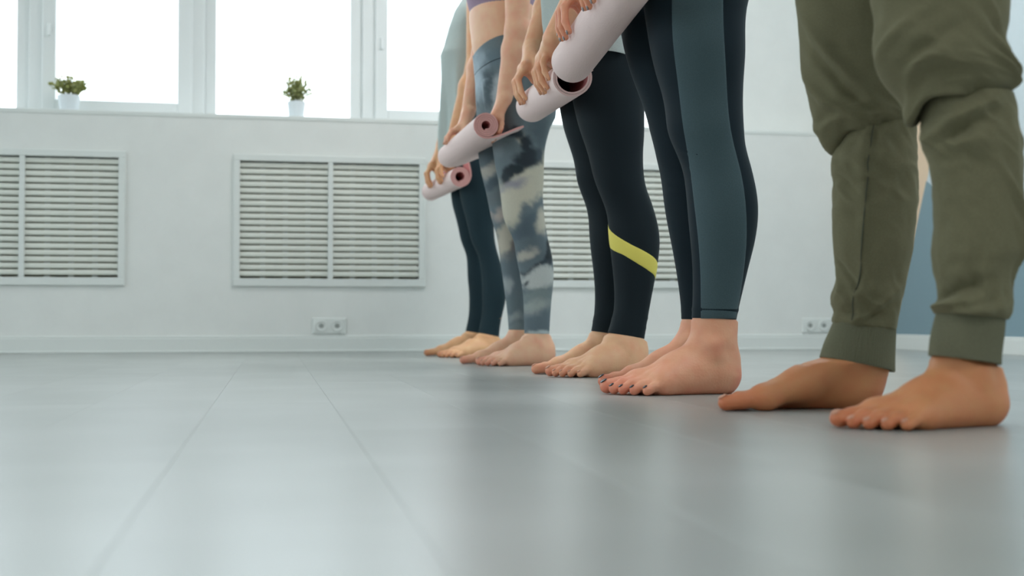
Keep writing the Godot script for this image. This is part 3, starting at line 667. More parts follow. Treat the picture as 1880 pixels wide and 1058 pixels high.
func add_ceiling_fill() -> void:  # unseen panels, added as fill to brighten the room from above
	var glow := mat(Color(1, 1, 1), 0.6, {"emission_enabled": true, "emission": Color(0.99, 0.995, 1.0), "emission_energy_multiplier": FILL_GLOW})
	var rim := flat([[Vector3(-0.62, -0.03, -0.32), Vector3(0.62, 0, -0.30)], [Vector3(-0.62, -0.03, 0.30), Vector3(0.62, 0, 0.32)], [Vector3(-0.62, -0.03, -0.30), Vector3(-0.60, 0, 0.30)], [Vector3(0.60, -0.03, -0.30), Vector3(0.62, 0, 0.30)]], 0.002)
	var face := flat([[Vector3(-0.60, -0.024, -0.30), Vector3(0.60, -0.018, 0.30)]])
	var words := ["over the window end of the row", "over the middle of the row", "over the near end of the row"]
	var n := 0
	for x in [1.4]:
		for z in [1.4, 4.0, 6.6]:
			var l := base("added_fill_light", Vector3(x, CEILING, z))
			tag(l, "added fill light panel on the ceiling, out of view " + words[n], "light", "added fill lights")
			n += 1
			put("frame", rim, M.plastic, l)
			put("fill_diffuser", face, glow, l)
			var fill_light := AreaLight3D.new()
			fill_light.name = "fill_light"
			fill_light.area_size = Vector2(1.18, 0.58)
			fill_light.light_color = Color(0.99, 0.995, 1.0)
			fill_light.light_energy = FILL_ENERGY
			fill_light.area_range = 14.0
			fill_light.shadow_enabled = true
			fill_light.rotation_degrees = Vector3(-90, 0, 0)
			fill_light.position = Vector3(0, -0.032, 0)
			l.add_child(fill_light)

# ---------------------------------------------------------------- plants on the sill
func potted_plant(at: Vector3, r: float, hgt: float, spread: float, tall: float, sd: int, green: Color, label: String) -> void:
	var p := base("potted_plant", at)
	tag(p, label, "plant", "little potted plants on the window sill")
	var a := Acc.new()
	a.lathe(Vector3.ZERO, [[0.0, 0.0], [r * 0.74, 0.0], [r * 0.78, 0.004], [r * 0.97, hgt - 0.014], [r, hgt - 0.012], [r, hgt], [r * 0.94, hgt], [r * 0.9, hgt - 0.012], [0.0, hgt - 0.014]], 32)
	put("pot", a.mesh(), M.pot, p)
	var rng := RandomNumberGenerator.new()
	rng.seed = sd
	var leaves := Acc.new()
	var stems := Acc.new()
	for s in 46:
		var az := rng.randf() * TAU
		var out := sqrt(rng.randf())
		var tip := Vector3(cos(az) * spread * out, hgt + tall * (1.0 - 0.55 * out * out) * rng.randf_range(0.7, 1.05), sin(az) * spread * out * 0.9)
		var root := Vector3(cos(az) * r * 0.5 * out, hgt - 0.012, sin(az) * r * 0.5 * out)
		var mid := root.lerp(tip, 0.5) + Vector3(0, tall * 0.12, 0)
		stems.tube([root, mid, tip], 0.0009, 5)
		for l in 9:
			var t := 0.25 + 0.75 * l / 8.0
			var q := root.lerp(mid, t * 2.0) if t < 0.5 else mid.lerp(tip, t * 2.0 - 1.0)
			var d := Vector3(rng.randf_range(-1, 1), rng.randf_range(-0.3, 1.0), rng.randf_range(-1, 1)).normalized()
			var side := d.cross(Vector3(rng.randf_range(-1, 1), 1, rng.randf_range(-1, 1))).normalized()
			var nn := side.cross(d)
			var sz := rng.randf_range(0.006, 0.0105)
			var col := green.lerp(Color(green.r * 1.5, green.g * 1.45, green.b * 1.25), rng.randf())
			var k := leaves.v.size()
			leaves.v.append(q)
			for w in 7:
				var u := PI * 2.0 * w / 7
				leaves.v.append(q + d * sz * (1.0 - cos(u)) + side * sz * 0.85 * sin(u) + nn * sz * 0.25 * absf(sin(u)))
			for w in 8: leaves.c.append(col)
			for w in 7:
				leaves.i.append_array([k, k + 1 + w, k + 1 + (w + 1) % 7])
	put("stems", stems.mesh(), M.stem, p)
	put("foliage", leaves.mesh(), M.leaf, p)

func build_plants() -> void:
	M.pot = mat(srgb(226, 233, 238), 0.4)
	M.stem = mat(srgb(120, 128, 80), 0.7)
	M.leaf = mat(Color.WHITE, 0.6, {"vertex_color_use_as_albedo": true, "backlight_enabled": true, "backlight": Color(0.5, 0.55, 0.3)})
	potted_plant(Vector3(-0.898, SILL, -0.13), 0.049, 0.082, 0.094, 0.090, 4, lin(146, 148, 98), "olive leaved plant with wide crown in a grey white pot, before a window post")
	potted_plant(Vector3(0.101, SILL, -0.13), 0.043, 0.086, 0.078, 0.112, 9, lin(152, 156, 112), "pale green plant with tall crown in a white pot, in the middle of a pane")

# ---------------------------------------------------------------- feet: one left foot in its own axes (heel at x = 0, toes towards +x, little toe towards +z)
func foot_field(splay: float, slim: float) -> Dictionary:
	var f := Field.new(Vector3(-0.02, -0.012, -0.075), Vector3(0.275, 0.25, 0.08), 0.0029)
	var k := 0.022
	f.cone(Vector3(0.033, 0.034, 0), Vector3(0.030, 0.055, 0), 0.0325, 0.027, k)
	f.cone(Vector3(0.032, 0.045, 0), Vector3(0.048, 0.12, 0), 0.027, 0.031 * slim, k)
	f.cone(Vector3(0.052, 0.10, 0), Vector3(0.050, 0.20, 0), 0.0335 * slim, 0.0365 * slim, k)
	f.cone(Vector3(0.026, 0.07, 0), Vector3(0.026, 0.16, 0), 0.0135, 0.014, k)
	f.cone(Vector3(0.060, 0.080, -0.003), Vector3(0.120, 0.043, -0.008), 0.029, 0.0245, k)
	f.cone(Vector3(0.120, 0.043, -0.008), Vector3(0.176, 0.023, -0.020), 0.0245, 0.0190, k)
	f.cone(Vector3(0.060, 0.045, 0.008), Vector3(0.145, 0.028, 0.020), 0.032, 0.021, k)
	f.cone(Vector3(0.040, 0.022, 0.008), Vector3(0.150, 0.017, 0.030), 0.025, 0.0175, k)
	f.cone(Vector3(0.183, 0.021, -0.026), Vector3(0.156, 0.018, 0.031), 0.0215, 0.0175, 0.012)
	f.cone(Vector3(0.060, 0.082, 0.0265), Vector3(0.057, 0.068, 0.0275), 0.0115, 0.010, 0.016)
	f.cone(Vector3(0.066, 0.090, -0.0265), Vector3(0.064, 0.080, -0.0275), 0.0115, 0.010, 0.016)
	# arch on the inner side
	f.cone(Vector3(0.082, -0.016, -0.060), Vector3(0.128, -0.016, -0.056), 0.030, 0.026, 0.02, 1.0, true)
	# sinews to the toes
	for s in [[-0.020, -0.026], [-0.004, -0.008], [0.006, 0.008], [0.014, 0.021]]:
		f.cone(Vector3(0.105, 0.0655 - absf(s[0]) * 0.5, s[0] * 0.6), Vector3(0.176 - maxf(s[1], 0.0) * 0.4, 0.035 - maxf(s[1], 0.0) * 0.25, s[1]), 0.0056, 0.0050, 0.008)
	# toes
	var toes := [
		[Vector3(0.186, 0.021, -0.027), Vector3(0.216, 0.0165, -0.029), Vector3(0.2375, 0.0135, -0.027), 0.0165, 0.0128, 0.0126],
		[Vector3(0.184, 0.0225, -0.007), Vector3(0.214, 0.0205, -0.0065), Vector3(0.2325, 0.0100, -0.0055), 0.0115, 0.0092, 0.0094],
		[Vector3(0.178, 0.021, 0.0075), Vector3(0.205, 0.0195, 0.0100), Vector3(0.2225, 0.0095, 0.0115), 0.0108, 0.0086, 0.0089],
		[Vector3(0.169, 0.019, 0.0205), Vector3(0.191, 0.0175, 0.0250), Vector3(0.2085, 0.0092, 0.0270), 0.0102, 0.0083, 0.0087],
		[Vector3(0.157, 0.017, 0.0325), Vector3(0.175, 0.0150, 0.0385), Vector3(0.1905, 0.0090, 0.0410), 0.0098, 0.0081, 0.0086]]
	var nails := []
	for n in 5:
		var t: Array = toes[n]
		var out := Vector3(0, 0, (n - 1.3) * 0.0016 * splay)
		var b: Vector3 = t[1] + out * 0.6
		var c: Vector3 = t[2] + out
		f.cone(t[0], b, t[3], t[4], 0.007)
		f.cone(b, c, t[4], t[5], 0.0035)
		nails.append([c + Vector3(t[5] * 0.52, t[5] * 0.80, 0), Vector3(0.84, -0.54, 0), t[5]])
	f.floor_at(0.0002)
	var g := f.net()
	var red := PackedFloat32Array()
	for p in g.v:
		var r := clampf((p.x - 0.175) / 0.07, 0.0, 1.0) * 0.5 + clampf((0.03 - p.y) / 0.03, 0.0, 1.0) * 0.3
		r += clampf((0.035 - p.x) / 0.03, 0.0, 1.0) * clampf((0.06 - p.y) / 0.05, 0.0, 1.0) * 0.7
		r += 0.22 * exp(-(p - Vector3(0.059, 0.074, 0.042)).length_squared() / 0.00022)
		red.append(clampf(r, 0.0, 1.0))
	g.red = red
	g.nails = nails
	return g

# ---------------------------------------------------------------- hands: fingers laid round a roll that runs along z
# h: c centre of the roll at the hand, r its radius, a0 angle of the knuckles (90 = on top, 180 = in front), dir the way the fingers go, thumb the side of the thumb along z, lift of the knuckles
func hand(f: Field, wrist: Vector3, h: Dictionary, nails: Array) -> void:
	var c: Vector3 = h.c
	var dir: float = h.get("dir", 1.0)
	var th: float = h.thumb
	var a0: float = h.a0
	var up: float = h.get("lift", 0.04)
	var zs := [0.031, 0.0105, -0.0105, -0.0295]
	var len := [0.93, 1.0, 0.94, 0.76]
	var palm := []
	for n in 4:
		var rr: float = h.r
		var z: float = c.z + zs[n] * th
		var sp: float = zs[n] * th * 0.18
		var aa: float = a0 - (4.0 if n == 3 else 0.0) * dir
		var ups := [up, up * 0.74 + 0.002, up * 0.26 + 0.007, 0.0078]
		var deg := [0.0, 27.0, 50.0, 71.0]
		var rad := [0.0100, 0.0086, 0.0079, 0.0067]
		var j := []
		for q in 4:
			var a := deg_to_rad(aa + dir * deg[q] * len[n] * (0.05 / h.r if h.r > 0.045 else 1.0))
			var d: float = rr + ups[q]
			j.append(Vector3(c.x + d * cos(a), c.y + d * sin(a), z + sp * q))
		palm.append(j[0])
		var thin: float = 0.9 if n == 3 else 1.0
		for q in 3: f.cone(j[q], j[q + 1], rad[q] * thin, rad[q + 1] * thin, 0.004)
		f.cone(wrist + Vector3(0, 0, zs[n] * th * 0.45), j[0], 0.0155, 0.0108 * thin, 0.012)
		# the pad of the palm rests on the roll
		var pa := deg_to_rad(aa - 14.0 * dir)
		var pad := Vector3(c.x + (rr + 0.011) * cos(pa), c.y + (rr + 0.011) * sin(pa), z)
		f.cone(j[0], pad, 0.0100 * thin, 0.0110 * thin, 0.010)
		f.cone(wrist + Vector3(0, 0, zs[n] * th * 0.4), pad, 0.0150, 0.0110 * thin, 0.012)
		var along: Vector3 = (j[3] - j[2]).normalized()
		var away: Vector3 = (j[3] - Vector3(c.x, c.y, j[3].z)).normalized()
		nails.append([j[3] + away * 0.0052 + along * 0.001, along, away, 0.0062 * thin])
	for n in 3: f.cone(palm[n], palm[n + 1], 0.0102, 0.0102, 0.01)
	# the thumb leaves the side of the palm near the wrist and closes behind the roll
	var t0 := wrist.lerp(palm[0], 0.25) + Vector3(0, 0, 0.012 * th)
	var tj := [t0]
	for q in [[-18.0, up * 0.55 + 0.006, 0.052], [-46.0, 0.016, 0.056], [-68.0, 0.010, 0.052]]:
		var a: float = deg_to_rad(a0 + dir * q[0] * h.get("thumb_reach", 1.0))
		var d: float = h.r + q[1]
		tj.append(Vector3(c.x + d * cos(a), c.y + d * sin(a), c.z + q[2] * th))
	f.cone(tj[0], tj[1], 0.0165, 0.0125, 0.012)
	f.cone(tj[1], tj[2], 0.0115, 0.0098, 0.005)
	f.cone(tj[2], tj[3], 0.0098, 0.0080, 0.004)

func arm(acc: Acc, a: Dictionary, skin: Callable, nails: Array, cell := 0.0036) -> void:
	var pts := [a.sh, a.el, a.wr, a.hand.c]
	var lo: Vector3 = a.wr
	var hi: Vector3 = a.wr
	for p in pts:
		lo = lo.min(p)
		hi = hi.max(p)
	var pad: float = a.hand.r + 0.06
	lo = Vector3(minf(lo.x - 0.06, a.hand.c.x - pad), minf(lo.y, a.hand.c.y - pad), minf(lo.z - 0.06, a.hand.c.z - 0.08))
	hi = Vector3(maxf(hi.x + 0.06, a.hand.c.x + pad), hi.y + 0.06, maxf(hi.z + 0.06, a.hand.c.z + 0.08))
	var f := Field.new(lo, hi, cell)
	var r: Array = a.get("r", [0.043, 0.034, 0.039, 0.0245])
	f.cone(a.sh, a.el, r[0], r[1], 0.02)
	var belly: Vector3 = a.el.lerp(a.wr, 0.28)
	f.cone(a.el, belly, r[1] * 0.96, r[2] * 0.96, 0.02)
	f.cone(belly, a.wr, r[2] * 0.96, r[3], 0.02)
	hand(f, a.wr, a.hand, nails)
	acc.grid_from(f.net(), skin)

func nail_mesh() -> ArrayMesh:
	var s := SphereMesh.new()
	s.radius = 1.0
	s.height = 2.0
	s.radial_segments = 10
	s.rings = 6
	var m := ArrayMesh.new()
	m.add_surface_from_arrays(Mesh.PRIMITIVE_TRIANGLES, s.get_mesh_arrays())
	return m

func nail(called: String, at: Vector3, along: Vector3, away: Vector3, size: Vector3, m: Material, parent: Node3D) -> void:
	var side := along.cross(away).normalized()
	away = side.cross(along).normalized()
	var o := put(called, M.nail_shape, m, parent)
	o.transform = Transform3D(Basis(along * size.x, away * size.y, side * size.z), at - parent.position)

# ---------------------------------------------------------------- a whole figure
func figure(p: Dictionary) -> Node3D:
	var root := base("person", p.root)
	tag(root, p.label, "person", "people standing in a row")
	var back: Vector3 = -p.root
	var tone := FastNoiseLite.new()
	tone.seed = p.seed
	tone.frequency = 26.0
	tone.fractal_octaves = 3
	var tan: Color = p.skin
	var red: Color = p.red
	var skin := func(q: Vector3) -> Color: return tan.lerp(red, clampf(0.12 + 0.30 * tone.get_noise_3dv(q), 0.0, 1.0))
	var warm := func(q: Vector3) -> Color: return tan.lerp(red, clampf(0.30 + 0.35 * tone.get_noise_3dv(q), 0.0, 1.0))
	var body := Acc.new()
	# trunk, legs and neck
	var tall: float = p.tall
	var xm: float = p.trunk[0].x
	var f := Field.new(Vector3(xm - 0.28, 0.10, p.root.z - 0.30), Vector3(xm + 0.26, tall - 0.19, p.root.z + 0.30), 0.0085)
	var legs := [[p.near, p.zn], [p.far, p.zf]]
	for l in legs:
		var prev := Vector3()
		var pr := 0.0
		for y in [0.15, 0.25, 0.34, 0.45, 0.58, 0.72, 0.84]:
			var e := at_row(l[0], y)
			if y > p.get("leg_top", 0.8): e = at_row(l[0], p.get("leg_top", 0.8))
			var c := Vector3((e.x + e.y) / 2, y, l[1])
			var r: float = (e.y - e.x) / 2 * (0.52 if p.has("slack") else 0.68)
			if pr > 0.0: f.cone(prev, c, pr, r, 0.006)
			prev = c
			pr = r
	var tr: Array = p.trunk
	for k in tr.size() - 1:
		f.cone(Vector3(tr[k].x, tr[k].y, p.root.z), Vector3(tr[k + 1].x, tr[k + 1].y, p.root.z), tr[k].z, tr[k + 1].z, 0.03, 1.4)
	var nk: Vector3 = p.neck
	var sw: float = p.shoulders
	f.cone(nk + Vector3(0.005, -0.07, sw), nk + Vector3(0.005, -0.07, -sw), 0.05, 0.05, 0.05)
	f.cone(nk + Vector3(0.01, -0.06, 0), nk + Vector3(-0.01, 0.12, 0), 0.058, 0.050, 0.03)
	body.grid_from(f.net(), skin)
	# head
	var hc := nk + Vector3(-0.025, 0.19, 0)
	f = Field.new(hc - Vector3(0.16, 0.17, 0.12), hc + Vector3(0.14, 0.16, 0.12), 0.005)
	f.cone(hc + Vector3(0.02, 0.025, 0), hc + Vector3(-0.015, 0.03, 0), 0.088, 0.082, 0.03, 0.88)
	f.cone(hc + Vector3(-0.03, -0.01, 0), hc + Vector3(-0.058, -0.072, 0), 0.066, 0.030, 0.03, 0.95)
	f.cone(hc + Vector3(-0.088, 0.012, 0), hc + Vector3(-0.108, -0.022, 0), 0.008, 0.013, 0.012)
	f.cone(hc + Vector3(-0.082, -0.05, 0.016), hc + Vector3(-0.082, -0.05, -0.016), 0.009, 0.009, 0.006)
	for s in [-1.0, 1.0]:
		f.cone(hc + Vector3(-0.092, 0.012, 0.030 * s), hc + Vector3(-0.092, 0.012, 0.032 * s), 0.012, 0.012, 0.012, 1.0, true)
		f.cone(hc + Vector3(0.008, 0.018, 0.079 * s), hc + Vector3(0.002, -0.022, 0.076 * s), 0.014, 0.009, 0.006)
	f.cone(hc + Vector3(0.0, -0.06, 0), nk, 0.052, 0.050, 0.03)
	body.grid_from(f.net(), skin)
	# arms
	var nails := []
	for a in p.arms: arm(body, a, warm, nails, a.get("cell", 0.0036))
	# feet
	var toe_nails := []
	for ft in p.feet:
		var s: float = ft.long / 0.25
		var turn := Basis(Vector3.UP, deg_to_rad(ft.turn))
		var t := Transform3D(turn * Basis(Vector3(-s, 0, 0), Vector3(0, s * ft.get("high", 1.0), 0), Vector3(0, 0, s * ft.side)), Vector3(ft.heel, 0, ft.z))
		var g := moved(M.foot, t)
		# above the ankle the shin follows the leg, and what the hem covers stays inside it
		var rows: Array = ft.rows
		var hem: float = rows[0]
		var flat_z: float = ft.get("zr", 0.82)
		for k in g.v.size():
			var q: Vector3 = g.v[k]
			if q.y < hem - 0.05: continue
			var e := at_row(rows, q.y)
			var xc := (e.x + e.y) / 2
			var rx := (e.y - e.x) / 2
			var ax: Vector3 = t * Vector3(0.049, 0, 0)
			var w: float = smoothstep(hem - 0.05, hem, q.y) * (1.0 - smoothstep(0.09, 0.12, M.foot.v[k].x)) * ft.get("follow", 1.0)
			var fit: float = (rx - 0.002) / (0.0365 * s)
			q = q.lerp(Vector3(xc + (q.x - ax.x) * fit, q.y, ft.z + (q.z - ax.z) * fit * flat_z), w)
			var d := Vector2((q.x - xc) / rx, (q.z - ft.z) / (rx * flat_z))
			var edge: float = hem - ft.get("tilt", 0.0) * cos(d.angle())
			var soft: float = ft.get("soft", 0.022)
			var most := lerpf(1.5, 0.965, smoothstep(edge - soft, edge + 0.002, q.y)) - 0.10 * smoothstep(edge + 0.004, edge + 0.03, q.y)
			if d.length() > most and q.y > edge - soft:
				d = d.normalized() * most
				q = Vector3(xc + d.x * rx, q.y, ft.z + d.y * rx * flat_z)
			if q.y > hem + 0.06: q = Vector3(lerpf(xc, q.x, 0.9), hem + 0.06 + 0.05 * (q.y - hem - 0.06), lerpf(ft.z, q.z, 0.9))
			g.v[k] = q
		var o := body.v.size()
		body.v.append_array(g.v)
		var src: PackedFloat32Array = M.foot.red
		for k in g.v.size(): body.c.append(tan.lerp(red, clampf(0.15 + 0.85 * src[k] + 0.25 * tone.get_noise_3dv(g.v[k]), 0.0, 1.0)))
		for k in g.i: body.i.append(k + o)
		for n in M.foot.nails: toe_nails.append([t * (n[0] as Vector3), (t.basis * (n[1] as Vector3)).normalized(), n[2] * s])
	put("body", body.mesh(), M.skin, root, back)
	for n in nails:
		if n[3] > 0.0: nail("fingernail", n[0], n[1], n[2], Vector3(n[3] * 0.95, 0.0019, n[3] * 0.82), p.get("polish", M.nail), root)
	for n in toe_nails: nail("toenail", n[0], n[1], Vector3(n[1].x * 0.64, 0.84, n[1].z * 0.64), Vector3(n[2] * 0.55, 0.0018, n[2] * 0.55), p.get("toe_polish", M.nail), root)
	# eyes and hair
	for s in [-1.0, 1.0]:
		var e := Acc.new()
		e.lathe(hc + Vector3(-0.082, 0.012, 0.031 * s), [[0.0, -0.0115], [0.008, -0.008], [0.0115, 0.0], [0.008, 0.008], [0.0, 0.0115]], 12)
		put("eye", e.mesh(), M.eye, root, back)
	f = Field.new(hc - Vector3(0.14, 0.22, 0.13), hc + Vector3(0.17, 0.16, 0.13), 0.007)
	f.cone(hc + Vector3(0.028, 0.03, 0), hc + Vector3(-0.012, 0.042, 0), 0.094, 0.086, 0.03, 0.9)
	if p.get("tail", true): f.cone(hc + Vector3(0.115, 0.05, 0), hc + Vector3(0.125, -0.16, 0), 0.026, 0.018, 0.03)
	f.cone(hc + Vector3(-0.09, -0.03, 0.05), hc + Vector3(-0.09, -0.03, -0.05), 0.058, 0.058, 0.01, 1.0, true)
	var hair := Acc.new()
	hair.grid_from(f.net(), func(_q): return Color.WHITE)
	hair.c = PackedColorArray()
	put("hair", hair.mesh(), p.hair, root, back)
	return root

# a garment tube along points with a radius each
func hose(a: Acc, pts: Array, radii: Array, seg := 24) -> void:
	var first := a.v.size()
	for k in pts.size():
		var d: Vector3 = (pts[mini(k + 1, pts.size() - 1)] - pts[maxi(k - 1, 0)]).normalized()
		var x := d.cross(Vector3.BACK).normalized()
		var y := x.cross(d)
		for s in seg:
			var t := TAU * s / seg
			a.v.append(pts[k] + (x * cos(t) + y * sin(t)) * radii[k])
	for k in pts.size() - 1:
		for s in seg:
			var q := (s + 1) % seg
			a.quad(first + k * seg + s, first + k * seg + q, first + (k + 1) * seg + q, first + (k + 1) * seg + s)

func bump(x: float, at: float, w: float) -> float:
	return exp(-(x - at) * (x - at) / (w * w))

func around(t: float, at: float, w: float) -> float:
	var d := wrapf(t - at, -PI, PI)
	return exp(-d * d / (w * w))

# tights: two legs (and a hip part) as one garment
func tights(root: Node3D, p: Dictionary, m: Material, o := {}) -> MeshInstance3D:
	var a := Acc.new()
	for l in [[p.near, p.zn, 0], [p.far, p.zf, 1]]:
		var opt := leg_opt(l[1], l[0][0], p.get("round", 0.92))
		opt.merge(o, true)
		if o.has("push_near"): opt.push = o.push_near if l[2] == 0 else o.push_far
		if o.has("color_near"): opt.color = o.color_near if l[2] == 0 else o.color_far
		if o.has("lift_near"): opt.lift = o.lift_near if l[2] == 0 else o.lift_far
		loft(a, l[0], opt)
	if p.has("hips"):
		var opt := {"zc": func(_y): return p.root.z, "zr": p.hips_wide, "seg": 64, "step": 0.006, "turn_in": false, "top_in": true}
		if o.has("color_near"): opt.color = o.color_near
		if p.has("hips_lift"): opt.lift = p.hips_lift
		loft(a, p.hips, opt)
	return put("leggings", a.mesh(), m, root, -p.root)

func leg_opt(z: float, y0: float, wide: float) -> Dictionary:
	return {"zc": func(_y): return z, "zr": func(y): return lerpf(wide - 0.1, wide, clampf((y - y0) / 0.3, 0.0, 1.0)), "seg": 56, "step": 0.006}

# ---------------------------------------------------------------- rolled mats
# a spiral sheet whose axis runs from a (near end) to b (far end). flap: points of the loose end relative to the axis, seen from the near end
func rolled_mat(m: Dictionary) -> void:
	var mid: Vector3 = (m.a + m.b) / 2.0
	var root := base("yoga_mat", mid)
	tag(root, m.label, "yoga mat", "rolled pink mats in the people's hands")
	var thick: float = m.get("thick", 0.0056)
	var pts := PackedVector2Array()
	var spin: float = m.get("spin", 1.0)
	var r0: float = m.inner
	var r1: float = m.outer - thick / 2.0
	var turns := (r1 - r0) / (thick + 0.0007)
	var n := int(turns * 40)
	var a1: float = deg_to_rad(m.end_angle)
	for k in n + 1:
		var t := float(k) / n
		var a := a1 - spin * turns * TAU * (1.0 - t)
		var r: float = lerpf(r0, r1, t) + m.get("wobble", 0.0) * sin(a * 2.0 + 0.7)
		pts.append(Vector2(cos(a), sin(a)) * r)
	for q in m.get("flap", []): pts.append(q)
	var count := pts.size()
	var cuts := 15
	var tele: float = m.get("telescope", 0.0)
	var acc := Acc.new()
	var edge := Acc.new()
	for side in 2:
		var first := acc.v.size()
		var sg := 1.0 if side == 0 else -1.0
		for c in cuts:
			var w := float(c) / (cuts - 1)
			for k in count:
				var d: Vector2 = (pts[mini(k + 1, count - 1)] - pts[maxi(k - 1, 0)]).normalized()
				var nn := Vector2(d.y, -d.x) * spin
				var q := pts[k] + nn * sg * thick / 2.0
				var inn := 1.0 - float(mini(k, n)) / n
				var ax: Vector3 = m.a.lerp(m.b, w) - mid
				var wave: float = m.get("bow", 0.0) * sin(w * PI)
				acc.v.append(ax + Vector3(q.x, q.y + wave, -tele * inn * (1.0 if c == cuts - 1 else 0.0)))
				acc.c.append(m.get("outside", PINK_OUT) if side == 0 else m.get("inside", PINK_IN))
		for c in cuts - 1:
			for k in count - 1:
				var p := first + c * count + k
				if sg * spin > 0: acc.quad(p, p + 1, p + count + 1, p + count)
				else: acc.quad(p, p + count, p + count + 1, p + 1)
	# end faces and the cut edges
	for c in [0, cuts - 1]:
		var first := edge.v.size()
		for side in 2:
			for k in count: edge.v.append(acc.v[side * cuts * count + c * count + k])
		for k in count - 1:
			if (c == 0) == (spin > 0): edge.quad(first + k, first + count + k, first + count + k + 1, first + k + 1)
			else: edge.quad(first + k, first + k + 1, first + count + k + 1, first + count + k)
	for k in [0, count - 1]:
		for c in cuts - 1:
			var first := edge.v.size()
			for q in [c * count + k, (c + 1) * count + k, cuts * count + (c + 1) * count + k, cuts * count + c * count + k]: edge.v.append(acc.v[q])
			if (k == 0) == (spin > 0): edge.quad(first, first + 3, first + 2, first + 1)
			else: edge.quad(first, first + 1, first + 2, first + 3)
	var body := put("rolled_sheet", acc.mesh(), M.mat_cloth, root)
	put("sheet_edge", edge.mesh(), m.get("edge", M.mat_edge), body)

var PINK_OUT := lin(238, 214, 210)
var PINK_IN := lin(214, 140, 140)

func dye(spots: Array, p: Vector3, wob: FastNoiseLite) -> Color:
	var c := lin(112, 127, 134)
	var warp := Vector2(wob.get_noise_3dv(p * 1.0), wob.get_noise_3dv(p + Vector3(5, 9, 3)))
	var fine := wob.get_noise_3dv(p * 3.5)
	var q := Vector2(p.x, p.y) + warp * 0.017
	for s in spots:
		var d: Vector2 = (q - Vector2(s[0], s[1])).rotated(-s[4])
		var r: float = sqrt(d.x * d.x / (s[2] * s[2]) + d.y * d.y / (s[3] * s[3])) + fine * 0.22
		var w := 1.0 - smoothstep(1.0 - s[8], 1.0 + s[8], r)
		var lift := 1.0 + 0.22 * smoothstep(100.0, 150.0, s[5])
		if w > 0.0: c = c.lerp(lin(s[5] * lift, s[6] * lift, s[7] * lift), w)
	return c

func hem_tilt(y0: float, rise: float) -> Callable:
	return func(t: float, y: float) -> float: return -rise * cos(t) * exp(-maxf(y - y0, 0.0) / 0.05)

func person_materials() -> void:
	var pore := noise_tex(0.09, 256, Color(0, 0, 0), Color(1, 1, 1), 3, 8)
	M.skin = mat(Color.WHITE, 0.52, {"vertex_color_use_as_albedo": true, "subsurf_scatter_enabled": true, "subsurf_scatter_strength": 0.10, "heightmap_enabled": true, "heightmap_texture": pore, "heightmap_scale": 0.03, "uv1_triplanar": true, "uv1_scale": Vector3(7, 7, 7)})
	M.nail = mat(srgb(206, 150, 124), 0.6)
	M.eye = mat(srgb(230, 228, 224), 0.2)
	M.nail_shape = nail_mesh()
	M.black_polish = mat(srgb(38, 36, 42), 0.15)
	M.grey_polish = mat(srgb(140, 128, 126), 0.2)
	M.hair_brown = mat(srgb(74, 54, 42), 0.5)
	M.hair_fair = mat(srgb(150, 118, 84), 0.5)
	var knit := noise_tex(0.25, 256, Color(0.86, 0.86, 0.86), Color(1, 1, 1), 2, 31)
	var weave := {"albedo_texture": knit, "uv1_triplanar": true, "uv1_scale": Vector3(5, 5, 5), "rim_enabled": true, "rim": 0.16, "rim_tint": 0.4, "metallic_specular": 0.3}
	var fleece := weave.duplicate()
	fleece.rim = 0.55
	fleece.rim_tint = 0.7
	M.teal = mat(srgb(36, 57, 65), 0.66, weave)
	M.dark_teal = mat(srgb(17, 35, 44), 0.66, weave)
	M.panel = mat(srgb(82, 102, 108), 0.66, weave)
	M.black = mat(srgb(23, 35, 41), 0.66, weave)
	M.yellow = mat(srgb(234, 220, 104), 0.7)
	M.dyed = mat(Color.WHITE, 0.75, {"vertex_color_use_as_albedo": true, "albedo_texture": knit, "uv1_triplanar": true, "uv1_scale": Vector3(5, 5, 5)})
	M.grey_jersey = mat(srgb(196, 208, 205), 0.85, weave)
	M.melange = mat(srgb(192, 202, 199), 0.85, weave)
	M.mauve = mat(srgb(170, 146, 168), 0.75, weave)
	M.olive = mat(srgb(120, 116, 90), 0.9, fleece)
	M.olive_rib = mat(srgb(118, 117, 95), 0.9, fleece)
	M.thread = mat(srgb(72, 74, 60), 0.85)
	M.mat_cloth = mat(Color.WHITE, 0.75, {"vertex_color_use_as_albedo": true, "heightmap_enabled": true, "heightmap_texture": noise_tex(0.12, 256, Color(0, 0, 0), Color(1, 1, 1), 2, 77), "heightmap_scale": 0.05, "uv1_triplanar": true, "uv1_scale": Vector3(6, 6, 6)})
	M.mat_edge = mat(srgb(222, 164, 158), 0.8)
	M.mat_edge_pale = mat(srgb(232, 196, 190), 0.8)
	M.foot = foot_field(1.0, 1.0)

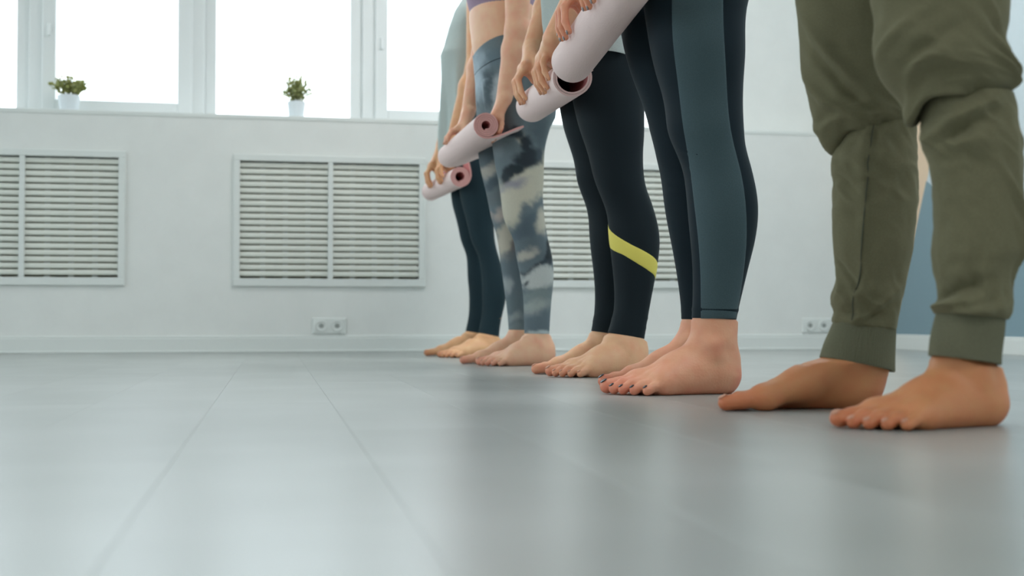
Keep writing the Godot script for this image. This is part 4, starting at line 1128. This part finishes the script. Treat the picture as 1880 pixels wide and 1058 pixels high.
func build_people() -> void:
	# ---- farthest: dark teal leggings, loose grey top
	var p := {"root": Vector3(0.78, 0, 0.81), "label": "barefoot person in dark teal leggings and loose grey sleeveless top, farthest back in the row", "seed": 1,
		"skin": lin(234, 184, 136), "red": lin(222, 142, 104), "tall": 1.66, "near": TEAL_NEAR, "far": TEAL_FAR, "zn": 0.92, "zf": 0.70, "leg_top": 0.74,
		"trunk": [Vector3(0.765, 0.86, 0.085), Vector3(0.76, 1.0, 0.078), Vector3(0.752, 1.15, 0.082), Vector3(0.768, 1.30, 0.08)], "neck": Vector3(0.785, 1.42, 0.81), "shoulders": 0.14, "hair": M.hair_brown,
		"arms": [
			{"sh": Vector3(0.768, 1.37, 0.97), "el": Vector3(0.752, 1.11, 1.005), "wr": Vector3(0.676, 0.842, 0.955), "hand": {"c": Vector3(0.681, 0.684, 0.93), "r": 0.0405, "a0": 122.0, "thumb": -1.0}},
			{"sh": Vector3(0.768, 1.37, 0.65), "el": Vector3(0.752, 1.11, 0.62), "wr": Vector3(0.672, 0.855, 0.66), "hand": {"c": Vector3(0.667, 0.686, 0.70), "r": 0.0405, "a0": 118.0, "thumb": 1.0, "lift": 0.05}}],
		"feet": [{"heel": 0.872, "z": 0.92, "turn": 7.0, "long": 0.25, "side": 1.0, "rows": TEAL_NEAR, "tilt": 0.008}, {"heel": 0.845, "z": 0.70, "turn": -5.0, "long": 0.25, "side": -1.0, "rows": TEAL_FAR, "tilt": 0.008}],
		"hips": [0.66, 0.745, 0.835, 0.71, 0.715, 0.862, 0.76, 0.69, 0.865, 0.80, 0.67, 0.862, 0.88, 0.672, 0.855, 1.0, 0.68, 0.842], "hips_wide": func(y): return lerpf(1.65, 1.55, clampf((y - 0.7) / 0.3, 0.0, 1.0))}
	var root := figure(p)
	tights(root, p, M.teal, {"lift": hem_tilt(TEAL_NEAR[0], 0.008)})
	var a := Acc.new()
	loft(a, [0.80, 0.641, 0.862, 0.836, 0.639, 0.860, 0.877, 0.641, 0.857, 0.976, 0.648, 0.852, 1.116, 0.648, 0.85, 1.195, 0.645, 0.847, 1.228, 0.658, 0.846, 1.308, 0.68, 0.845, 1.372, 0.702, 0.843, 1.412, 0.727, 0.84, 1.45, 0.752, 0.826],
		{"zc": func(_y): return 0.81, "zr": func(y): return 1.55 - 0.25 * smoothstep(0.9, 1.15, y) + 0.45 * smoothstep(1.25, 1.36, y) - 0.6 * smoothstep(1.38, 1.45, y), "seg": 72, "step": 0.008, "hem": 0.002,
		"push": func(t, y): return 0.009 * sin(t * 8.0 + y * 3.0) * smoothstep(1.22, 0.9, y) + 0.005 * sin(t * 15.0 - y * 5.0) * smoothstep(1.2, 0.95, y)})
	put("loose_top", a.mesh(), M.grey_jersey, root, -p.root)

	# ---- tie-dyed leggings, mauve sports bra
	var wob := FastNoiseLite.new()
	wob.seed = 12
	wob.frequency = 14.0
	wob.fractal_octaves = 4
	p = {"root": Vector3(0.77, 0, 1.705), "label": "barefoot person in grey and cream tie-dyed leggings and mauve sports bra", "seed": 2,
		"skin": lin(240, 193, 157), "red": lin(234, 146, 124), "tall": 1.66, "near": DYE_NEAR, "far": DYE_FAR, "zn": 1.79, "zf": 1.62, "leg_top": 0.8,
		"trunk": [Vector3(0.765, 0.87, 0.085), Vector3(0.738, 0.97, 0.080), Vector3(0.7285, 1.055, 0.0905), Vector3(0.728, 1.13, 0.098), Vector3(0.738, 1.28, 0.098)], "neck": Vector3(0.765, 1.42, 1.705), "shoulders": 0.15, "hair": M.hair_fair,
		"arms": [
			{"sh": Vector3(0.748, 1.35, 1.885), "el": Vector3(0.734, 1.035, 1.935), "wr": Vector3(0.700, 0.832, 1.905), "r": [0.047, 0.036, 0.036, 0.0255], "hand": {"c": Vector3(0.633, 0.737, 1.875), "r": 0.0415, "a0": 30.0, "dir": -1.0, "thumb": -1.0, "lift": 0.022, "thumb_reach": 0.3}},
			{"sh": Vector3(0.748, 1.35, 1.525), "el": Vector3(0.705, 1.07, 1.46), "wr": Vector3(0.650, 0.852, 1.50), "hand": {"c": Vector3(0.618, 0.728, 1.50), "r": 0.0415, "a0": 92.0, "thumb": 1.0, "lift": 0.022}}],
		"feet": [{"heel": 0.884, "z": 1.79, "turn": 5.0, "long": 0.252, "side": 1.0, "rows": DYE_NEAR}, {"heel": 0.855, "z": 1.62, "turn": -5.0, "long": 0.252, "side": -1.0, "rows": DYE_FAR}],
		"hips": [0.76, 0.668, 0.880, 0.80, 0.652, 0.902, 0.848, 0.646, 0.907, 0.885, 0.644, 0.900, 0.92, 0.643, 0.888, 0.97, 0.639, 0.858, 1.0, 0.637, 0.842, 1.03, 0.634, 0.830], "hips_wide": func(y): return lerpf(1.32, 1.42, clampf((y - 0.75) / 0.25, 0.0, 1.0)),
		"hips_lift": func(t, y): return (-0.028 * around(t, PI, 0.9) + 0.016 * absf(sin(t))) * smoothstep(0.9, 1.03, y)}
	root = figure(p)
	var tie := tights(root, p, M.dyed, {"step": 0.004, "seg": 72, "lift": hem_tilt(DYE_NEAR[0], 0.001), "color_near": func(q, _t): return dye(DYE_SPOTS_NEAR, q, wob), "color_far": func(q, _t): return dye(DYE_SPOTS_FAR, q, wob)})
	# the waistband's lower seam
	var seam := []
	for k in 65:
		var t := TAU * k / 64
		var y := 0.962 - 0.020 * around(t, PI, 0.9) + 0.012 * absf(sin(t))
		var e := at_row(p.hips, y)
		var rx := (e.y - e.x) / 2 + 0.0002
		seam.append(Vector3((e.x + e.y) / 2 + rx * cos(t), y, 1.705 + rx * p.hips_wide.call(y) * sin(t)))
	a = Acc.new()
	a.tube(seam, 0.0011, 6)
	put("waistband_seam", a.mesh(), M.dark_teal, tie)
	a = Acc.new()
	loft(a, [1.122, 0.625, 0.832, 1.15, 0.624, 0.833, 1.20, 0.612, 0.834, 1.25, 0.618, 0.838, 1.32, 0.64, 0.838, 1.36, 0.68, 0.83], {"zc": func(_y): return 1.705, "zr": func(y): return 1.40 - 0.5 * smoothstep(1.27, 1.36, y), "seg": 64, "step": 0.006, "hem": 0.003,
		"push": func(_t, y): return 0.0008 * bump(y, 1.135, 0.006), "lift": func(t, y): return (0.012 * absf(sin(t)) - 0.002) * smoothstep(1.2, 1.122, y)})
	put("sports_bra", a.mesh(), M.mauve, root, -p.root)

	# ---- black leggings with a yellow stripe, grey T-shirt
	p = {"root": Vector3(0.82, 0, 2.5), "label": "barefoot person in black leggings with a yellow stripe below the knee and grey T-shirt", "seed": 3,
		"skin": lin(240, 192, 150), "red": lin(230, 136, 108), "tall": 1.68, "near": STRIPE_NEAR, "far": STRIPE_FAR, "zn": 2.58, "zf": 2.42, "leg_top": 0.8,
		"trunk": [Vector3(0.82, 0.87, 0.078), Vector3(0.81, 1.0, 0.072), Vector3(0.795, 1.15, 0.076), Vector3(0.805, 1.30, 0.068)], "neck": Vector3(0.825, 1.44, 2.5), "shoulders": 0.15, "hair": M.hair_brown,
		"arms": [
			{"sh": Vector3(0.81, 1.37, 2.67), "el": Vector3(0.769, 1.020, 2.775), "wr": Vector3(0.656, 0.818, 2.785), "r": [0.045, 0.036, 0.037, 0.0255], "hand": {"c": Vector3(0.706, 0.728, 2.72), "r": 0.050, "a0": 133.0, "thumb": -1.0, "lift": 0.036}},
			{"sh": Vector3(0.81, 1.37, 2.33), "el": Vector3(0.768, 1.06, 2.285), "wr": Vector3(0.698, 0.895, 2.33), "r": [0.045, 0.036, 0.037, 0.0255], "hand": {"c": Vector3(0.722, 0.748, 2.36), "r": 0.050, "a0": 122.0, "thumb": 1.0, "lift": 0.050}}],
		"feet": [{"heel": 0.950, "z": 2.58, "turn": 8.0, "long": 0.268, "side": 1.0, "rows": STRIPE_NEAR, "tilt": 0.008}, {"heel": 0.945, "z": 2.42, "turn": -4.0, "long": 0.268, "side": -1.0, "rows": STRIPE_FAR, "tilt": 0.008}],
		"hips": [0.72, 0.742, 0.932, 0.80, 0.725, 0.935, 0.88, 0.716, 0.925, 0.96, 0.716, 0.905, 1.02, 0.72, 0.895], "hips_wide": func(_y): return 1.55}
	root = figure(p)
	var tw := tights(root, p, M.black, {"lift": hem_tilt(STRIPE_NEAR[0], 0.008), "push": func(t, y): return 0.0011 * bump(y, STRIPE_NEAR[0] + 0.045 + 0.004 * sin(t * 3.0), 0.0035) + 0.0009 * bump(y, STRIPE_NEAR[0] + 0.028 - 0.006 * cos(t), 0.003)})
	a = Acc.new()
	var band := func(tab: Array, u: float) -> float:
		var t := lerpf(-0.25, PI + 0.25, u)
		for k in range(0, tab.size() - 2, 2):
			if t <= tab[k + 2] or k == tab.size() - 4: return lerpf(tab[k + 1], tab[k + 3], (t - tab[k]) / (tab[k + 2] - tab[k]))
		return 0.0
	patch(a, STRIPE_NEAR, leg_opt(2.58, STRIPE_NEAR[0], 0.92), func(u): return band.call(STRIPE_BOTTOM, u), func(u): return band.call(STRIPE_TOP, u), func(_y): return 0.02, func(_y): return PI + 0.52, 40, 6, 0.0012)
	var st := put("yellow_stripe", a.mesh(), M.yellow, tw)
	tag(st, "yellow stripe slanting round the calf")
	a = Acc.new()
	loft(a, [0.814, 0.706, 0.950, 0.88, 0.700, 0.94, 0.95, 0.697, 0.915, 1.05, 0.69, 0.90, 1.2, 0.68, 0.895, 1.3, 0.69, 0.895, 1.38, 0.725, 0.885, 1.42, 0.755, 0.87, 1.46, 0.785, 0.855],
		{"zc": func(_y): return 2.5, "zr": func(y): return 1.50 + 0.27 * smoothstep(1.15, 1.36, y) - 0.6 * smoothstep(1.38, 1.45, y), "seg": 72, "step": 0.008, "hem": 0.002,
		"push": func(t, y): return 0.004 * sin(t * 7.0 + y * 4.0) * smoothstep(1.2, 0.88, y), "lift": func(t, y): return 0.082 * around(t, PI, 0.85) * smoothstep(1.0, 0.814, y)})
	hose(a, [Vector3(0.762, 0.985, 2.277), Vector3(0.764, 1.0, 2.28), Vector3(0.772, 1.08, 2.288), Vector3(0.805, 1.38, 2.345)], [0.048, 0.05, 0.052, 0.06])
	hose(a, [Vector3(0.766, 1.02, 2.778), Vector3(0.768, 1.035, 2.775), Vector3(0.774, 1.09, 2.76), Vector3(0.805, 1.38, 2.655)], [0.048, 0.05, 0.052, 0.06])
	put("t_shirt", a.mesh(), M.melange, root, -p.root)

	# ---- dark leggings with grey side panels
	p = {"root": Vector3(0.80, 0, 3.23), "label": "barefoot person in dark leggings with wide grey side panels and black toenails", "seed": 4,
		"skin": lin(238, 176, 140), "red": lin(226, 118, 94), "tall": 1.70, "near": PANEL_NEAR, "far": PANEL_FAR, "zn": 3.345, "zf": 3.11, "leg_top": 0.8,
		"trunk": [Vector3(0.81, 0.90, 0.080), Vector3(0.805, 1.02, 0.072), Vector3(0.80, 1.17, 0.074), Vector3(0.81, 1.32, 0.066)], "neck": Vector3(0.825, 1.46, 3.23), "shoulders": 0.15, "hair": M.hair_brown, "polish": M.grey_polish, "toe_polish": M.black_polish,
		"arms": [
			{"sh": Vector3(0.81, 1.38, 3.41), "el": Vector3(0.75, 1.09, 3.46), "wr": Vector3(0.645, 0.905, 3.39), "hand": {"c": Vector3(0.660, 0.766, 3.36), "r": 0.050, "a0": 120.0, "thumb": -1.0}},
			{"sh": Vector3(0.81, 1.38, 3.05), "el": Vector3(0.75, 1.09, 3.0), "wr": Vector3(0.648, 0.90, 3.09), "hand": {"c": Vector3(0.662, 0.748, 3.12), "r": 0.050, "a0": 116.0, "thumb": 1.0, "lift": 0.042}}],
		"feet": [{"heel": 0.906, "z": 3.345, "turn": 4.0, "long": 0.278, "side": 1.0, "rows": PANEL_NEAR}, {"heel": 0.955, "z": 3.11, "turn": -3.0, "long": 0.278, "side": -1.0, "rows": PANEL_FAR}],
		"hips": [0.84, 0.69, 0.93, 0.92, 0.68, 0.93, 1.02, 0.695, 0.905], "hips_wide": func(_y): return 1.55}
	root = figure(p)
	var wrinkle := func(t, y): return 0.0022 * around(t, 2.55, 0.42) * (bump(y, 0.470 + 0.02 * (t - 2.6), 0.0038) + bump(y, 0.437 + 0.015 * (t - 2.6), 0.0035) + 0.6 * bump(y, 0.452, 0.004) + 0.5 * bump(y, 0.418, 0.004)) + 0.0011 * bump(y, PANEL_NEAR[0] + 0.0185, 0.0022)
	tw = tights(root, p, M.dark_teal, {"push": wrinkle, "lift": hem_tilt(PANEL_NEAR[0], 0.002)})
	var lo := leg_opt(3.345, PANEL_NEAR[0], 0.92)
	lo.push = wrinkle
	var edge_at := func(y: float, k: int) -> float:
		var e := at_row(PANEL_NEAR, y)
		var x := at_row(PANEL_EDGES, y)
		return acos(clampf(((x.x if k == 0 else x.y) - (e.x + e.y) / 2) / ((e.y - e.x) / 2), -0.999, 0.999)) + 0.346
	a = Acc.new()
	patch(a, PANEL_NEAR, lo, func(_u): return PANEL_NEAR[0] + 0.001, func(_u): return 0.9, func(y): return edge_at.call(y, 1), func(y): return edge_at.call(y, 0), 24, 110, 0.0007)
	var sp := put("side_panel", a.mesh(), M.panel, tw)
	tag(sp, "lighter grey side panel")
	a = Acc.new()
	loft(a, [0.95, 0.69, 0.93, 1.1, 0.69, 0.91, 1.3, 0.70, 0.90, 1.39, 0.735, 0.885, 1.43, 0.76, 0.87, 1.47, 0.785, 0.855], {"zc": func(_y): return 3.23, "zr": func(y): return 1.5 + 0.3 * smoothstep(1.15, 1.36, y) - 0.6 * smoothstep(1.4, 1.46, y), "seg": 56, "step": 0.01})
	put("t_shirt", a.mesh(), M.dark_teal, root, -p.root)

	build_man()
	build_mats()

# nearest: olive joggers
func build_man() -> void:
	var p := {"root": Vector3(0.89, 0, 3.965), "label": "barefoot person in baggy olive joggers with ribbed cuffs, nearest in the row", "seed": 5,
		"skin": lin(212, 146, 98), "red": lin(206, 108, 72), "tall": 1.82, "near": MAN_NEAR_SHIN, "far": MAN_FAR_SHIN, "zn": 4.13, "zf": 3.80, "leg_top": 0.42, "slack": 0.006,
		"trunk": [Vector3(0.905, 0.95, 0.085), Vector3(0.90, 1.1, 0.082), Vector3(0.90, 1.28, 0.086), Vector3(0.905, 1.40, 0.07)], "neck": Vector3(0.92, 1.56, 3.965), "shoulders": 0.19, "hair": M.hair_brown, "tail": false,
		"arms": [
			{"sh": Vector3(0.905, 1.48, 4.18), "el": Vector3(0.92, 1.18, 4.22), "wr": Vector3(0.87, 0.95, 4.22), "r": [0.055, 0.042, 0.043, 0.03], "cell": 0.005, "hand": {"c": Vector3(0.845, 0.84, 4.22), "r": 0.035, "a0": 70.0, "thumb": -1.0, "lift": 0.02}},
			{"sh": Vector3(0.905, 1.48, 3.75), "el": Vector3(0.92, 1.18, 3.71), "wr": Vector3(0.87, 0.95, 3.71), "r": [0.055, 0.042, 0.043, 0.03], "cell": 0.005, "hand": {"c": Vector3(0.845, 0.84, 3.71), "r": 0.035, "a0": 70.0, "thumb": 1.0, "lift": 0.02}}],
		"feet": [{"heel": 0.993, "z": 4.115, "turn": 11.0, "long": 0.260, "side": 1.0, "rows": MAN_NEAR_CUFF, "follow": 0.3, "tilt": 0.0065, "zr": 0.86, "high": 0.88, "soft": 0.012}, {"heel": 0.975, "z": 3.80, "turn": -4.0, "long": 0.282, "side": -1.0, "rows": MAN_FAR_CUFF, "follow": 0.3, "tilt": 0.0125, "zr": 0.86, "high": 0.88, "soft": 0.012}]}
	var root := figure(p)
	var rough := FastNoiseLite.new()
	rough.seed = 40
	rough.frequency = 9.0
	rough.fractal_octaves = 3
	var crumple := FastNoiseLite.new()
	crumple.seed = 51
	crumple.frequency = 10.0
	crumple.fractal_octaves = 2
	var a := Acc.new()
	for side in 2:
		var z := 4.13 if side == 0 else 3.80
		var zc := func(_y): return z
		var ph := 0.53 if side == 0 else 0.455
		var creep := func(t: float, y: float) -> float:
			var soft := bump(y, 0.42, 0.10) + bump(y, 0.17, 0.05) + 0.35
			var ridge := 0.5 - absf(crumple.get_noise_3d(cos(t) * 0.10, y * 1.7 + cos(t + 0.6) * 0.05, sin(t) * 0.10 + side * 5.0)) * 2.2
			return 0.0055 * ridge * soft * (1.0 - 0.75 * absf(cos(t - ph))) + 0.006 * rough.get_noise_3d(cos(t) * 0.11, y * 0.7, sin(t) * 0.11 + side * 3.0) * (1.0 - 0.6 * absf(cos(t - ph)))
		var thigh: Array = MAN_NEAR_THIGH if side == 0 else MAN_FAR_THIGH
		var shin: Array = MAN_NEAR_SHIN if side == 0 else MAN_FAR_SHIN
		var y0: float = thigh[0]
		# the thigh part bags over the knee: its lower lip hangs lowest in front
		var lip: float = 0.030 if side == 0 else 0.032
		loft(a, thigh, {"zc": zc, "zr": func(_y): return 0.90, "seg": 88, "step": 0.004, "hem": 0.010,
			"push": func(t, y): return creep.call(t, y) + 1.9 * (man_folds_near(t - ph, y) if side == 0 else man_folds_far(t - ph, y)) - 0.018 * smoothstep(1.75, 1.2, absf(wrapf(t - ph, -PI, PI))) * smoothstep(y0 + 0.03, y0, y),
			"lift": func(t, y): return lip * smoothstep(0.15, 1.1, absf(wrapf(t - PI - ph, -PI, PI))) * smoothstep(y0 + 0.10, y0, y)})
		loft(a, shin, {"zc": zc, "zr": func(_y): return 0.92, "seg": 88, "step": 0.0035, "hem": 0.008,
			"push": func(t, y): return creep.call(t, y) + 1.7 * (man_shin_near(t - ph, y) if side == 0 else man_shin_far(t - ph, y)),
			"lift": func(t, y): return -0.0045 * cos(t) * smoothstep(shin[0] + 0.03, shin[0], y)})
	loft(a, [0.80, 0.83, 1.0, 0.84, 0.80, 1.03, 0.92, 0.785, 1.04, 1.02, 0.795, 1.015], {"zc": func(_y): return 3.965, "zr": func(_y): return 1.5, "seg": 64, "step": 0.01, "turn_in": false, "top_in": true})
	var j := put("joggers", a.mesh(), M.olive, root, -p.root)
	for side in 2:
		var z := 4.13 if side == 0 else 3.80
		var cuff: Array = MAN_NEAR_CUFF if side == 0 else MAN_FAR_CUFF
		a = Acc.new()
		var tilt := 0.0065 if side == 0 else 0.0125
		loft(a, cuff, {"zc": func(_y): return z, "zr": func(_y): return 0.86, "seg": 240, "step": 0.004, "hem": 0.003,
			"push": func(t, y): return 0.0005 * sin(t * 80.0) + 0.0012 * sin(y * 90.0 + 3.0 * cos(t)) * (0.4 + 0.6 * around(t, 2.2, 0.8)), "lift": func(t, y): return -tilt * cos(t) * smoothstep(cuff[0] + 0.06, cuff[0], y)})
		put("cuff", a.mesh(), M.olive_rib, j)
	# seam down the inside of the far leg
	var line := []
	for k in 60:
		var y: float = lerpf(MAN_FAR_SHIN[0] + 0.012, 0.47, k / 59.0)
		var e := at_row(MAN_FAR_SHIN, minf(y, 0.46))
		var t := lerpf(1.92, 1.62, k / 59.0) + 0.455
		var rx := (e.y - e.x) / 2 + 1.7 * man_shin_far(t - 0.455, y) + 0.006 * rough.get_noise_3d(cos(t) * 0.11, y * 0.7, sin(t) * 0.11 + 3.0) * (1.0 - 0.6 * absf(cos(t - 0.455)))
		line.append(Vector3((e.x + e.y) / 2 + rx * cos(t), y, 3.80 + ((e.y - e.x) / 2 * 0.92 + rx - (e.y - e.x) / 2) * sin(t) + 0.0004))
	a = Acc.new()
	a.tube(line, 0.0011, 6)
	put("side_seam", a.mesh(), M.thread, j)
	a = Acc.new()
	loft(a, [0.93, 0.78, 1.03, 1.1, 0.78, 1.02, 1.3, 0.78, 1.02, 1.46, 0.80, 1.0, 1.52, 0.84, 0.985, 1.57, 0.87, 0.97], {"zc": func(_y): return 3.965, "zr": func(y): return 1.5 + 0.35 * smoothstep(1.2, 1.42, y) - 0.6 * smoothstep(1.48, 1.56, y), "seg": 56, "step": 0.01})
	for s in [-1.0, 1.0]: hose(a, [Vector3(0.918, 1.21, 3.965 + 0.252 * s), Vector3(0.916, 1.24, 3.965 + 0.25 * s), Vector3(0.905, 1.48, 3.965 + 0.20 * s)], [0.062, 0.064, 0.075])
	put("t_shirt", a.mesh(), M.grey_jersey, root, -p.root)

func fold(t: float, y: float, t0: float, y0: float, slope: float, w: float, reach: float, high: float) -> float:
	return high * bump(y, y0 + slope * (t - t0), w) * around(t, t0, reach)

func man_folds_near(t: float, y: float) -> float:
	return fold(t, y, 1.9, 0.475, -0.05, 0.012, 0.5, 0.006) + fold(t, y, 2.3, 0.52, -0.06, 0.010, 0.5, 0.005) - fold(t, y, 1.8, 0.50, -0.05, 0.012, 0.6, 0.005) + fold(t, y, 0.5, 0.50, 0.09, 0.012, 0.5, 0.006) + fold(t, y, 0.4, 0.46, 0.09, 0.010, 0.5, 0.005) + fold(t, y, 0.6, 0.54, 0.12, 0.012, 0.4, 0.005)

func man_folds_far(t: float, y: float) -> float:
	return fold(t, y, 2.4, 0.50, 0.10, 0.016, 0.5, 0.006) + fold(t, y, 2.1, 0.57, 0.12, 0.018, 0.5, 0.006) - fold(t, y, 2.0, 0.53, 0.11, 0.014, 0.5, 0.005) + fold(t, y, 2.9, 0.455, 0.02, 0.010, 0.5, 0.004)

func man_shin_near(t: float, y: float) -> float:
	var d := fold(t, y, 1.7, 0.418, -0.03, 0.009, 0.8, 0.006) - fold(t, y, 1.8, 0.398, -0.03, 0.008, 0.6, 0.005) + fold(t, y, 2.3, 0.375, 0.05, 0.010, 0.5, 0.005) - fold(t, y, 2.0, 0.36, 0.05, 0.012, 0.5, 0.004)
	d += fold(t, y, 0.5, 0.30, 0.10, 0.010, 0.5, 0.006) + fold(t, y, 0.35, 0.24, 0.12, 0.010, 0.4, 0.005)
	d += fold(t, y, 2.2, 0.165, -0.01, 0.006, 0.7, 0.005) - fold(t, y, 2.2, 0.180, -0.015, 0.006, 0.8, 0.006) + fold(t, y, 1.2, 0.155, -0.015, 0.008, 0.8, 0.004) - fold(t, y, 1.3, 0.150 - 0.012, -0.01, 0.006, 1.0, 0.004)
	return d

func man_shin_far(t: float, y: float) -> float:
	var d := fold(t, y, 2.5, 0.385, 0.05, 0.008, 0.35, 0.004) - fold(t, y, 2.3, 0.37, 0.06, 0.008, 0.4, 0.004) + fold(t, y, 2.3, 0.345, 0.06, 0.006, 0.35, 0.003)
	d += fold(t, y, 2.4, 0.195, 0.06, 0.009, 0.5, 0.004) - fold(t, y, 2.2, 0.215, 0.05, 0.007, 0.5, 0.004) + fold(t, y, 1.2, 0.165, -0.05, 0.008, 0.6, 0.004) - fold(t, y, 1.4, 0.148, -0.03, 0.006, 0.8, 0.004)
	# the cloth is creased along the inside seam
	d += 0.0035 * around(t, 1.78, 0.16)
	return d

func build_mats() -> void:
	rolled_mat({"a": Vector3(0.688, 0.683, 1.06), "b": Vector3(0.650, 0.687, 0.46), "inner": 0.0175, "outer": 0.0405, "end_angle": -20.0, "spin": 1.0, "edge": M.mat_edge,
		"flap": [Vector2(0.0402, 0.002), Vector2(0.0385, 0.022), Vector2(0.034, 0.045), Vector2(0.0285, 0.067)], "label": "rolled pink mat held by the farthest person, its flap standing up behind the roll"})
	rolled_mat({"a": Vector3(0.636, 0.738, 1.95), "b": Vector3(0.606, 0.722, 1.34), "inner": 0.013, "outer": 0.0415, "end_angle": -78.0, "spin": 1.0, "edge": M.mat_edge,
		"flap": [Vector2(0.028, -0.0345), Vector2(0.050, -0.027), Vector2(0.075, -0.016), Vector2(0.095, -0.007), Vector2(0.116, 0.000)], "label": "rolled pink mat with a pointed loose flap, held before the tie-dyed leggings"})
	rolled_mat({"a": Vector3(0.702, 0.724, 2.80), "b": Vector3(0.729, 0.757, 2.20), "inner": 0.037, "outer": 0.051, "end_angle": 20.0, "spin": -1.0, "thick": 0.005, "wobble": 0.002, "edge": M.mat_edge_pale,
		"label": "rolled pink mat with a wide hollow end, held before the black leggings with yellow stripe"})
	rolled_mat({"a": Vector3(0.655, 0.795, 3.57), "b": Vector3(0.663, 0.731, 2.95), "inner": 0.030, "outer": 0.051, "end_angle": 60.0, "spin": 1.0, "telescope": 0.02, "edge": M.mat_edge_pale,
		"label": "rolled pink mat reaching out of the top of the picture, held before the panelled leggings"})
